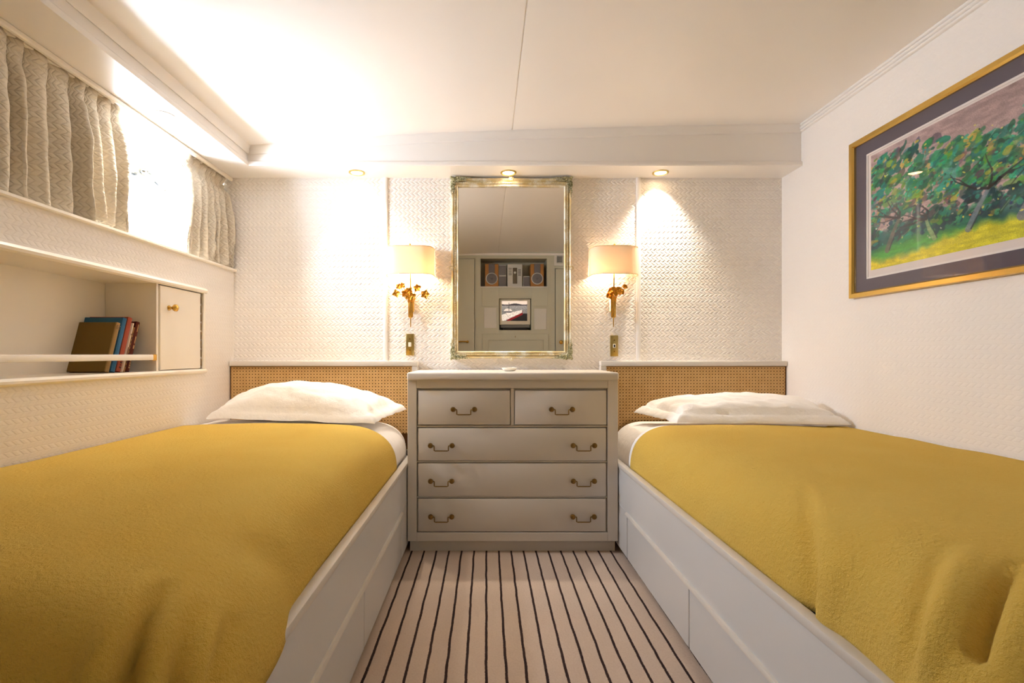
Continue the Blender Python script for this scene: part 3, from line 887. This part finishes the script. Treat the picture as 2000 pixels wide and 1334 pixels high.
# ------------------------------------------------------------------ wall sconces
def leaf(g, p, size, az, el, curl=.5, seed=0):
    # pointed, ruffled leaf: a small curved grid starting at p and leaning by az (in the wall plane) and el (out)
    n, m = 7, 9; rr = random.Random(seed); P = np.zeros((m, n, 3))
    d = Vector((math.cos(az)*math.cos(el), -math.sin(el), math.sin(az)*math.cos(el)))
    s_ = Vector((0, -1, 0)).cross(d)
    if s_.length < .1: s_ = Vector((1, 0, 0))
    s_.normalize(); nn = d.cross(s_).normalized()
    for i in range(m):
        k = i/(m-1); w = size*.5*math.sin(PI*min(1, k*.92+.06))**.8*(1-.25*k)
        for j in range(n):
            u = -1+2*j/(n-1)
            q = Vector(p)+d*(size*k)+s_*(w*u)+nn*(size*(.28*u*u*curl-curl*.55*k*k)+size*.06*math.sin(k*13+u*4+seed))
            P[i, j] = q
    g.grid(P); return g
def sconce(xp, label, lit, leaves, seed):
    x = (xp-CX)*2.45/F
    t = thing('wall_sconce', (x, 2.498, .985), label, 'lamp', 'brass flower wall sconces')
    z0, z1 = 1.238, 1.372
    a, b, th = .1165, .105, .002
    rings = []
    N = 48
    for k in range(N+1):
        tt = PI*k/N; c, s = math.cos(tt), math.sin(tt)
        X = a*math.copysign(abs(c)**.55, c); Y = b*s**.55
        X2, Y2 = X*(1-th/a), max(0, Y-th)
        rings.append([(x+X, 2.497-Y, z0), (x+X*.985, 2.497-Y*.985, z1), (x+X2*.985, 2.497-Y2*.985, z1), (x+X2, 2.497-Y2, z0)])
    sh = obj('lamp_shade', G().sweep(rings, None, closed=False), M['shade'], t, ang=50)
    g = G()
    for (zz, f) in ((z0, 1.004), (z1, .989)):
        g = G(); rg = []
        for k in range(N+1):
            tt = PI*k/N; c, s = math.cos(tt), math.sin(tt)
            X = a*math.copysign(abs(c)**.55, c)*f; Y = b*s**.55*f
            rg.append([(x+X+.001*c*q[0], 2.497-Y-.001*s*q[0], zz+q[1]) for q in ((1, -.0015), (1, .0015), (-2, .0015), (-2, -.0015))])
        obj('shade_binding', g.sweep(rg, None, closed=False), plain('shade_binding', (222, 196, 150), .8), sh)
    obj('stem', G().tube([(x, 2.462, 1.09), (x, 2.46, 1.20), (x, 2.452, 1.30), (x, 2.448, 1.385)], .0032, 8).ball((x, 2.448, 1.388), .005), M['brass'], t)
    g = G()
    for (dx, dy) in ((-.0065, 0), (.0065, 0), (0, -.008)):
        g.tube([(x+dx, 2.468+dy, 1.032), (x+dx, 2.468+dy, 1.038), (x+dx*1.05, 2.468+dy, 1.10), (x+dx*1.6, 2.466+dy*1.3, 1.135)], [.003, .0058, .0058, .0045], 8)
    obj('tube_cluster', g, M['brass'], t)
    obj('finial', G().lathe([(.006, .0), (.007, -.004), (.003, -.008), (.0024, -.045), (.0015, -.052)], (x, 2.468, 1.036), 'z', 10), M['brass'], t)
    obj('back_plate', G().box(x-.014, x+.014, 2.484, 2.499, 1.06, 1.14, .004), M['brass'], t)
    obj('bulb_holder', G().box(x-.062, x+.062, 2.444, 2.452, 1.318, 1.326, .002).tube([(x-.06, 2.448, 1.318), (x-.06, 2.448, 1.29)], .011, 10).tube([(x+.06, 2.448, 1.318), (x+.06, 2.448, 1.29)], .011, 10), M['brass'], t)
    for q, on in zip((-1, 1), lit):
        obj('bulb', G().lathe([(.009, .028), (.012, .016), (.0165, .0), (.0145, -.012), (.006, -.022), (.001, -.024)], (x+q*.06, 2.448, 1.268), 'z', 12), M['bulb'] if on else M['bulb_off'], t)
    for i, (lx, lz, sz, n_, az0) in enumerate(leaves):
        p1 = Vector((x+lx, 2.448-.012*(i % 3), 1.10+lz))
        p0 = Vector((x+lx*.08, 2.466, 1.10))
        pm = p0.lerp(p1, .6)+Vector((0, -.006, abs(lx)*.25))
        st = obj('flower_stem', G().tube([p0, p0.lerp(pm, .5)+Vector((0, -.002, .004)), pm, p1], .0015, 6), M['gold_leaf'], t)
        g = G()
        for k in range(n_):
            a_ = az0+(k*2*PI/n_ if n_ > 2 else k*.7)
            leaf(g, p1, sz, a_, .35+.25*math.sin(k*2.1+i), .55, seed+i*5+k)
        if n_ > 3: g.ball(p1[:], sz*.16, 8, 6)
        o = obj('blossom' if n_ > 2 else 'leaf', g, M['gold_leaf'], st, recalc=False, ang=60)
        sm = o.modifiers.new('thickness', 'SOLIDIFY'); sm.thickness = .0008
    return t
sconce(801, 'brass flower sconce with many gold blossoms and two lit bulbs', (True, True),
       [(-.054, .082, .017, 5, 0), (-.035, .086, .016, 5, .6), (-.062, .045, .022, 4, .3), (-.022, .048, .022, 5, .2), (-.002, .060, .02, 4, .9), (.014, .030, .022, 5, .5), (.036, .075, .021, 5, .4), (.076, .042, .024, 5, 0), (.0, .028, .02, 4, .3)], 1)
sconce(1200, 'brass flower sconce with drooping gold leaves and one lit bulb', (True, False),
       [(.040, .086, .026, 1, -.45), (-.014, .066, .03, 2, -2.6), (.018, .066, .032, 2, -1.6), (-.022, .05, .03, 2, -2.2), (.008, .07, .03, 2, -1.2), (.0, .06, .028, 3, -1.57)], 40)

# light switches
def switch(x0, x1, y0, y1, label, rock):
    a = (x0-CX)*YB/F; b = (x1-CX)*YB/F; z1 = CAMZ+(CY-y0)*YB/F; z0 = CAMZ+(CY-y1)*YB/F
    c = (a+b)/2; zc_ = (z0+z1)/2
    t = thing('light_switch', (c, YB-.004, z0), label, 'switch', 'brass switch plates')
    obj('plate', G().box(a, b, YB-.006, YB, z0, z1, .002, 2), M['plate_brass'], t)
    if rock: obj('rocker', G().box(c-.0075, c+.0075, YB-.011, YB-.005, zc_-.011, zc_+.011, .002), M['ivory'], t)
    else:
        r = obj('socket', G().box(c-.007, c+.007, YB-.009, YB-.005, zc_-.010, zc_+.010, .002), M['ivory'], t)
        obj('button', G().box(c-.004, c+.003, YB-.012, YB-.008, zc_-.006, zc_+.005, .001), M['black'], r)
    for s in (-1, 1):
        obj('screw', G().lathe([(.0032, 0), (.0032, -.001), (.001, -.0018)], (c, YB-.006, zc_+s*.028), 'y', 10), M['antique_brass'], t)
switch(793, 809, 652, 694, 'brass switch plate with ivory rocker below the two bulb sconce', True)
switch(1191.5, 1207, 655, 696, 'brass switch plate with black button below the one bulb sconce', False)

# ------------------------------------------------------------------ framed picture on the right wall
def color_mesh(name, P, C, mat, parent):
    a, b = P.shape[:2]
    o = obj(name, G().grid(P), mat, parent, recalc=False, smooth=False)
    at = o.data.color_attributes.new('Col', 'FLOAT_COLOR', 'POINT')
    c4 = np.ones((a*b, 4), dtype=np.float32); c = np.clip(C.reshape(-1, 3), 0, 1)
    c4[:, :3] = np.where(c <= .04045, c/12.92, ((c+.055)/1.055)**2.4)
    at.data.foreach_set('color', c4.ravel()); return o
def smooth_noise(h, w, cells, r):
    gh, gw = cells; a = r.random((gh+2, gw+2))
    y = np.linspace(0, gh, h); x = np.linspace(0, gw, w)
    yi = y.astype(int); xi = x.astype(int); fy = (y-yi)[:, None]; fx = (x-xi)[None]
    fy = fy*fy*(3-2*fy); fx = fx*fx*(3-2*fx)
    return a[yi][:, xi]*(1-fy)*(1-fx)+a[yi+1][:, xi]*fy*(1-fx)+a[yi][:, xi+1]*(1-fy)*fx+a[yi+1][:, xi+1]*fy*fx
def garden_print(h=250, w=400):
    r = np.random.default_rng(5); A = np.zeros((h, w, 3))
    yy, xx = np.mgrid[0:h, 0:w]; v = yy/(h-1); u = xx/(w-1)          # v: 0 top, 1 bottom
    c = lambda *k: np.array(k)/255.
    A[:] = c(176, 150, 148)
    A += (smooth_noise(h, w, (4, 6), r)-.5)[..., None]*.14
    def blob(cu, cv, ru, rv, col, al, ang=0, rough=.35):
        du, dv = (u-cu)*w/h, v-cv
        ca, sa = math.cos(ang), math.sin(ang)
        p, q = du*ca+dv*sa, -du*sa+dv*ca
        d = np.sqrt((p/ru)**2+(q/rv)**2)+(nz-.5)*rough*2
        m = np.clip((1-d)*9, 0, 1)*al
        A[:] = A*(1-m[..., None])+col*m[..., None]
    nz = smooth_noise(h, w, (24, 38), r)
    # ground
    for cv, rv, col in ((.86, .13, c(24, 110, 82)), (.80, .10, c(20, 84, 78)), (.92, .09, c(80, 160, 60))):
        m = np.clip(1-np.abs(v-cv+.05*np.sin(u*6))/rv, 0, 1)**.5*.95
        A[:] = A*(1-m[..., None])+col*m[..., None]
    m = np.clip((v-(.885-.07*u+.03*np.sin(u*9)+(nz-.5)*.04))*16, 0, 1)
    yl = c(226, 206, 52)*(1-.35*u[..., None])+c(150, 190, 60)*(.35*u[..., None])
    A[:] = A*(1-m[..., None])+yl*m[..., None]
    pal = [c(34, 120, 80), c(22, 92, 70), c(54, 150, 96), c(26, 130, 116), c(20, 70, 66), c(96, 150, 60), c(40, 160, 130), c(150, 160, 70), c(70, 56, 60), c(110, 84, 84), c(190, 170, 60), c(64, 92, 110)]
    pw = np.array([.16, .14, .13, .12, .10, .09, .08, .05, .04, .04, .03, .02])
    for layer in range(3):
        for k in range(420):
            nz = smooth_noise(h, w, (30, 48), r) if k % 40 == 0 else nz
            cu = r.random(); top = .05+.20*max(0, min(1, (cu-.25)/.35))-.15*max(0, min(1, (cu-.7)/.2))
            cv = top+(.80-top)*r.random()**.9
            s = r.uniform(.010, .042)*(1.3, .8, .5)[layer]
            col = pal[r.choice(len(pal), p=pw)]
            if cv > .58 and r.random() < .6: col = c(18, 62, 66)
            blob(cu, cv, s*r.uniform(.8, 1.8), s*r.uniform(.5, 1), np.clip(col+r.normal(0, .04, 3), 0, 1), r.uniform(.45, .95), r.uniform(-1.2, .2), .5)
    def stroke(pts, wd, col, al=.9):
        for i in range(len(pts)-1):
            (a0, b0), (a1, b1) = pts[i], pts[i+1]
            ax, ay = (a1-a0)*w/h, b1-b0; l2 = ax*ax+ay*ay+1e-9
            px_, py_ = (u-a0)*w/h, v-b0
            t_ = np.clip((px_*ax+py_*ay)/l2, 0, 1)
            d = np.hypot(px_-t_*ax, py_-t_*ay)
            wd_ = wd[i]+(wd[i+1]-wd[i])*t_
            m = np.clip((wd_-d)/.004+.5, 0, 1)*al
            A[:] = A*(1-m[..., None])+col*m[..., None]
    for (bu, tu, tv, wd, col) in ((.10, .17, .62, .024, c(110, 104, 96)), (.35, .31, .70, .018, c(150, 170, 120)), (.50, .58, .62, .022, c(120, 130, 140)), (.70, .83, .50, .032, c(120, 118, 128)), (.93, .88, .55, .024, c(96, 96, 100))):
        stroke([(bu, .86), ((bu+tu)/2-.005, (.86+tv)/2), (tu, tv)], [wd, wd*.8, wd*.6], col, .85)
        stroke([(bu+.012, .86), ((bu+tu)/2+.012, (.86+tv)/2)], [wd*.25, wd*.2], c(40, 44, 52), .7)
        for q in range(6):                          # dark branching limbs
            a = r.uniform(-2.8, -.3); l = r.uniform(.12, .28); p = [(tu, tv)]
            for s in range(4):
                a += r.normal(0, .35); p.append((p[-1][0]+math.cos(a)*l/4*h/w*1.4, p[-1][1]+math.sin(a)*l/4))
            stroke(p, list(np.linspace(.009, .002, 5)), c(36, 34, 40), .8)
    for k in range(150):                            # flicked highlights
        cu, cv = r.random(), r.uniform(.12, .85)
        blob(cu, cv, r.uniform(.003, .012), r.uniform(.003, .008), [c(220, 210, 90), c(190, 190, 170), c(60, 190, 150), c(200, 110, 60), c(20, 50, 60)][r.choice(5, p=[.3, .2, .25, .1, .15])], .85, r.uniform(-1, 1), .3)
    for k in range(40):
        cu, cv = r.random(), r.uniform(.2, .8); a = r.uniform(-.9, -.5); l = r.uniform(.03, .10)
        stroke([(cu, cv), (cu+math.cos(a)*l*h/w, cv+math.sin(a)*l)], [.002, .001], c(210, 214, 190) if k % 2 else c(30, 60, 60), .6)
    A *= (.86+.28*r.random((h, w)))[..., None]**.6*(.9+.2*smooth_noise(h, w, (60, 30), r))[..., None]
    return A
FY0, FY1, FZ0, FZ1 = 2.008, 1.05, 1.073, 1.692      # far end, near end
t = thing('framed_picture', (XR-.01, (FY0+FY1)/2, FZ0), 'large framed watercolour print of green trees with dark mat', 'picture')
fw = .022; prof = [(0, XR-.001), (0, XR-.020), (.1, XR-.023), (.75, XR-.023), (.85, XR-.020), (1, XR-.016), (1, XR-.001)]
rings = []
for (oy, oz, sy, sz) in ((FY1, FZ0, 1, 1), (FY0, FZ0, -1, 1), (FY0, FZ1, -1, -1), (FY1, FZ1, 1, -1)):
    rings.append([(x, oy+sy*fw*a, oz+sz*fw*a) for (a, x) in prof])
obj('frame', G().sweep(rings, None), M['gilt'], t, ang=25)
def hollow(y0, y1, z0, z1, a0, a1, b0, b1, x0, x1):
    return G().box(x0, x1, y0, y1, z0, b0).box(x0, x1, y0, y1, b1, z1).box(x0, x1, y0, a0, b0, b1).box(x0, x1, a1, y1, b0, b1)
mA0, mA1, mB0, mB1 = FY1+.07, FY0-.072, FZ0+.068, FZ1-.068
obj('mat_board', hollow(FY1+.02, FY0-.02, FZ0+.02, FZ1-.02, mA0, mA1, mB0, mB1, XR-.007, XR-.004), plain('slate_mat', (92, 82, 92), .8), t)
obj('inner_mat', hollow(mA0-.004, mA1+.004, mB0-.004, mB1+.004, mA0+.007, mA1-.007, mB0+.007, mB1-.007, XR-.0055, XR-.0030), plain('white_mat', (236, 226, 220), .8), t)
obj('paper', G().box(XR-.0030, XR-.0010, mA0-.01, mA1+.01, mB0-.01, mB1+.01), plain('print_paper', (226, 214, 208), .9), t)
C = garden_print()
h_, w_ = C.shape[:2]
pz0, pz1, py0, py1 = 1.172, 1.610, mA0+.022, mA1-.021
P = np.zeros((h_, w_, 3)); P[..., 0] = XR-.0034
P[..., 1] = np.linspace(py1, py0, w_)[None]; P[..., 2] = np.linspace(pz1, pz0, h_)[:, None]
color_mesh('print', P, C, M['print'], t)
gx = XR-.0145
obj('glass', G().add([(gx, FY1+.018, FZ0+.018), (gx, FY0-.018, FZ0+.018), (gx, FY0-.018, FZ1-.018), (gx, FY1+.018, FZ1-.018)], [(0, 1, 2, 3)]), M['pane'], t, recalc=False)

# ------------------------------------------------------------------ built-in cabinet on the wall behind the camera (seen in the mirror)
YC = -.20
def rv(zx, zy, Y=YC):                              # a point seen in the mirror
    k = (2*YM-Y)/F
    return (920+zx/6.063-CX)*k, CAMZ+(CY-(480+zy/6.063))*k
t = thing('built_in_cabinet', (.2, -.3, 0), 'sage cream wall of built-in cupboards with niche facing the dresser', 'cabinet')
nx0, nz1 = rv(112, 150); nx1, nz0 = rv(900, 482)
tx0, tz1 = rv(332, 624); tx1, tz0 = rv(714, 1000)
lx1, _ = rv(62, 0); rx0, _ = rv(935, 0)
ztop = 1.86
yf0, yf1 = YC-.02, YC
g = G().box(lx1, rx0, yf0, yf1, nz1, 1.93, 0)
g.box(lx1, nx0, yf0, yf1, nz0, nz1).box(nx1, rx0, yf0, yf1, nz0, nz1)
g.box(lx1, tx0, yf0, yf1, tz0, nz0).box(tx1, rx0, yf0, yf1, tz0, nz0).box(tx0, tx1, yf0, yf1, tz1, nz0)
g.box(lx1, rx0, yf0, yf1, 0, tz0)
obj('face_panel', g, M['sage'], t)
g = G().box(nx0-.01, nx1+.01, -.45, -.44, nz0-.01, nz1+.01).box(nx0-.01, nx0, -.44, yf0, nz0, nz1).box(nx1, nx1+.01, -.44, yf0, nz0, nz1).box(nx0, nx1, -.44, yf0, nz1, nz1+.01)
obj('niche_lining', g, M['sage'], t)
_, lz = rv(0, 497)
obj('niche_shelf', G().box(nx0-.005, nx1+.005, -.44, YC+.008, lz, nz0, .002), M['sage_pale'], t)
g = G().box(tx0-.01, tx1+.01, -.45, -.44, tz0-.01, tz1+.01).box(tx0-.01, tx0, -.44, yf0, tz0, tz1).box(tx1, tx1+.01, -.44, yf0, tz0, tz1).box(tx0, tx1, -.44, yf0, tz1, tz1+.01).box(tx0, tx1, -.44, yf0, tz0-.01, tz0)
obj('screen_recess_lining', g, M['sage'], t)
a0, b1 = rv(130, 505); a1, b0 = rv(905, 715)
g = G().box(a0, tx0-.006, YC, YC+.006, b0, b1, .001).box(tx1+.006, a1, YC, YC+.006, b0, b1, .001).box(tx0-.006, tx1+.006, YC, YC+.006, tz1+.01, b1, .001)
obj('upper_panel', g, M['sage'], t)
for (p0, p1, q0, q1) in ((155, 300, 735, 975), (747, 893, 745, 990)):
    a, b1_ = rv(p0, q0); b, b0_ = rv(p1, q1)
    g = G().box(a, b, YC, YC+.004, b0_, b1_, .001)
    n = 12
    for k in range(n):
        x = a+(b-a)*(k+.5)/n; g.box(x-.0012, x+.0012, YC+.003, YC+.0055, b0_+.006, b1_-.006)
    obj('speaker_panel', g, M['sage_pale'], t)
a, b1_ = rv(135, 1045); b, _ = rv(915, 0)
ff = obj('fall_front', G().box(a, b, YC, YC+.010, .55, b1_, .002), M['sage'], t)
a2, b2 = rv(205, 1112); c2, _ = rv(857, 0)
g = G().box(a2, c2, YC+.010, YC+.016, b2-.006, b2, .002).box(a2, a2+.006, YC+.010, YC+.016, .60, b2-.006, .002).box(c2-.006, c2, YC+.010, YC+.016, .60, b2-.006, .002)
obj('panel_moulding', g, M['sage'], ff)
kx_, kz_ = rv(523, 1078)
obj('keyhole', G().box(kx_-.003, kx_+.003, YC+.009, YC+.0115, kz_-.008, kz_+.008, .001), M['antique_brass'], ff)
# doors either side
dl1, dlz = rv(40, 155); dr0, drz = rv(1000, 272)
va, vb1 = rv(1015, 120); vb, vb0 = rv(1082, 204); yq = YC-.006; gp = .005
g = G().box(-1.26, -.66-gp, yf0, yq, 0, 1.93).box(dl1+gp, lx1, yf0, yq, 0, 1.93)
g.box(-.66-gp, dl1+gp, yf0, yq, dlz+gp, 1.93).box(-.66-gp, dl1+gp, yf0, yq, 0, .05-gp)
obj('face_frame', g, M['sage'], t)
g = G().box(rx0, dr0-gp, yf0, yq, 0, 1.93).box(1.24+gp, 1.47, yf0, yq, 0, 1.93).box(dr0-gp, 1.24+gp, yf0, yq, 0, .05-gp)
g.box(dr0-gp, 1.24+gp, yf0, yq, drz+gp, vb0).box(dr0-gp, 1.24+gp, yf0, yq, vb1, 1.93).box(dr0-gp, va, yf0, yq, vb0, vb1).box(vb, 1.24+gp, yf0, yq, vb0, vb1)
obj('face_frame', g, M['sage'], t)
d = obj('door', G().box(-.66, dl1, yf0, YC+.004, .05, dlz, .002), M['sage'], t)
hx, hz = -.20, CAMZ+(CY-667.5)*(2*YM-YC)/F
obj('lever_handle', G().lathe([(.014, .008), (.014, .014), (.006, .018), (.006, .03)], (hx+.005, YC, hz), 'y', 14).tube([(hx+.005, YC+.032, hz), (hx-.04, YC+.036, hz+.002), (hx-.085, YC+.034, hz)], [.008, .007, .008], 8), M['brass'], d)
d = obj('door', G().box(dr0, 1.24, yf0, YC+.004, .05, drz, .002), M['sage'], t)
kx_, kz_ = rv(1062, 1143)
obj('knob', G().lathe([(.012, .008), (.008, .014), (.008, .02), (.020, .026), (.021, .032), (.016, .038), (.001, .040)], (kx_, YC, kz_), 'y', 18), M['brass'], d)
a, b1_ = rv(985, 95); b, b0_ = rv(1110, 235)
g = G().box(a, b, yq, YC+.002, b0_, vb0).box(a, b, yq, YC+.002, vb1, b1_).box(a, va, yq, YC+.002, vb0, vb1).box(vb, b, yq, YC+.002, vb0, vb1)
v = obj('vent_panel', g, M['sage_pale'], t)
a, b, b0_, b1_ = va, vb, vb0, vb1
for k in range(5):
    z = b0_+(b1_-b0_)*(k+.5)/5
    obj('vent_slat', G().box(a, b, YC+.002, YC+.007, z-.003, z+.003, .001), M['sage_pale'], v)
obj('cornice', G().box(-1.26, 1.47, YC-.006, YC+.012, 1.868, 1.892, .004), M['gloss_white'], t)

# stereo set on the niche shelf
WOOD = paint('cherry_veneer', (186, 128, 66), .4, .12, .4)
GRILLE = paint('speaker_grille', (128, 122, 122), .8, .1, .2, .0006, 900)
SILVER = plain('silver_plastic', (206, 204, 198), .35)
YS = YC-.035
def speaker(p0, p1, label):
    x0, z1 = rv(p0, 215, YS); x1, _ = rv(p1, 470, YS); z0 = nz0; h = z1-z0; c = (x0+x1)/2
    t = thing('loudspeaker', (c, YS-.08, z0), label, 'speaker', 'large wooden speakers')
    obj('cabinet', G().box(x0, x1, YS-.16, YS, z0, z1, .003), WOOD, t)
    obj('tweeter_grille', G().box(c-.032, c+.032, YS, YS+.006, z0+h*.5, z1-.002, .002), GRILLE, t)
    obj('woofer_grille', G().lathe([(.052, 0), (.052, .006), (.03, .010), (.012, .006), (.001, .012)], (c, YS, z0+h*.36), 'y', 28), GRILLE, t)
    obj('woofer_ring', G().sweep([[(c+math.cos(a)*r, YS+y, z0+h*.36+math.sin(a)*r) for (r, y) in ((.053, 0), (.053, .009), (.060, .009), (.062, 0))] for a in [2*PI*k/32 for k in range(32)]], None), SILVER, t)
speaker(165, 325, 'cherry wood speaker with silver ring beside the stacked satellites')
speaker(705, 862, 'cherry wood speaker with silver ring beside the single satellite')
def satellite(p0, p1, q0, q1, z0, label):
    x0, z1 = rv(p0, q0, YS); x1, zb = rv(p1, q1, YS)
    z1 = z0+(z1-zb); c = (x0+x1)/2
    t = thing('satellite_speaker', (c, YS-.05, z0), label, 'speaker', 'small silver satellite speakers')
    obj('housing', G().box(x0, x1, YS-.09, YS, z0, z1, .004), SILVER, t)
    obj('grille', G().box(x0+.003, x1-.003, YS-.001, YS+.006, z0+.008, z1-.008, .003), GRILLE, t)
    return z1
zz = satellite(331, 418, 343, 474, nz0, 'small grey satellite speaker at the bottom of the pair')
satellite(329, 416, 210, 340, zz+.0005, 'small grey satellite speaker stacked on another one')
satellite(618, 696, 350, 478, nz0, 'small grey satellite speaker standing alone beside the stereo')
x0, z1 = rv(430, 218, YS); x1, _ = rv(606, 478, YS); z0 = nz0; w = x1-x0; h = z1-z0
t = thing('mini_stereo', ((x0+x1)/2, YS-.1, z0), 'silver mini stereo with dark display between the speakers', 'stereo')
obj('body', G().box(x0, x1, YS-.2, YS, z0, z1, .003), SILVER, t)
obj('display', G().box(x0+w*.36, x0+w*.66, YS, YS+.003, z0+h*.14, z0+h*.84, .001), plain('display_dark', (110, 100, 84), .2), t)
obj('volume_knob', G().lathe([(.013, 0), (.013, .008), (.010, .012), (.001, .012)], (x0+w*.51, YS+.003, z0+h*.62), 'y', 18), SILVER, t)
obj('cassette_door', G().box(x0+w*.05, x0+w*.34, YS, YS+.003, z0+h*.14, z0+h*.42, .001), SILVER, t)
obj('cassette_door', G().box(x0+w*.68, x0+w*.95, YS, YS+.003, z0+h*.14, z0+h*.42, .001), SILVER, t)
for k in range(5):
    obj('button', G().box(x0+w*.08, x0+w*.30, YS, YS+.003, z0+h*(.52+.07*k), z0+h*(.55+.07*k), .0008), plain('button_grey', (120, 116, 108), .4), t)
    obj('button', G().box(x0+w*.72, x0+w*.92, YS, YS+.003, z0+h*(.50+.06*k), z0+h*(.53+.06*k), .0008), plain('button_grey', (120, 116, 108), .4), t)
obj('base_strip', G().box(x0+.002, x1-.002, YS, YS+.004, z0+.002, z0+h*.11, .001), SILVER, t)

# television in its recess
YT = YC-.03
x0, z1 = rv(338, 632, YT); x1, z0 = rv(704, 935, YT)
t = thing('television', ((x0+x1)/2, YT-.08, tz0), 'small cream television showing a yacht at sea in recess', 'television')
obj('casing', G().box(x0, x1, YT-.16, YT, z0, z1, .008, 2), M['ivory'], t)
_, zb = rv(0, 970, YT)
obj('base', G().box(x0+.01, x1-.005, YT-.15, YT-.012, zb, z0, .004), plain('tv_base_grey', (120, 118, 112), .5), t)
obj('stand', G().box(x0+.03, x1-.03, YT-.13, YT-.03, tz0, zb, .002), M['black'], t)
s0, sz1 = rv(365, 655, YT); s1, sz0 = rv(665, 890, YT)
hh, ww = 72, 92
vv, uu = np.mgrid[0:hh, 0:ww]; vv = vv/(hh-1); uu = uu/(ww-1)
r2 = np.random.default_rng(4); A = np.zeros((hh, ww, 3)); nzt = r2.random((hh, ww))
A[:] = np.array((226, 210, 200))/255
sea = vv > .22
A[sea] = (np.array((128, 126, 126))/255)*(1.25-.55*vv[sea][:, None])*(.75+.5*nzt[sea][:, None])
A[(vv > .15+.03*np.sin(uu*9)) & (vv < .23)] = np.array((70, 66, 70))/255
drk = (uu > .35) & (vv > .62+.0*uu) & (vv > 1.15-.62*uu)
A[drk] = A[drk]*.35
deck = (vv > .98-.72*uu**1.0-.02) & (vv < 1.02-.62*np.maximum(0, uu-.15)) & (uu < .80) & (vv > .46)
hullc = (vv > .93-.60*np.maximum(0, uu-.10)) & (vv < 1.05-.60*np.maximum(0, uu-.22)) & (uu < .82) & (uu > .2)
A[hullc] = np.array((120, 30, 34))/255
deck = (vv < 1.0-.60*np.maximum(0, uu-.10)) & (vv > .68-.30*uu) & (uu < .80)
A[deck] = np.array((236, 226, 220))/255*(.86+.2*nzt[deck][:, None])
cab = (np.hypot((uu-.24)/.16, (vv-.50)/.12) < 1); A[cab] = np.array((216, 206, 200))/255
win = cab & (vv > .52) & (vv < .58); A[win] = np.array((90, 86, 90))/255
mast = (np.abs(uu-.28) < .008) & (vv > .08) & (vv < .5); A[mast] = np.array((60, 56, 60))/255
spots = deck & (nzt > .88); A[spots] = np.array((80, 74, 76))/255
P = np.zeros((hh, ww, 3)); P[..., 0] = np.linspace(s0, s1, ww)[None]; P[..., 1] = YT+.0012
P[..., 2] = np.linspace(sz1, sz0, hh)[:, None]
color_mesh('screen', P, A, M['screen'], t)
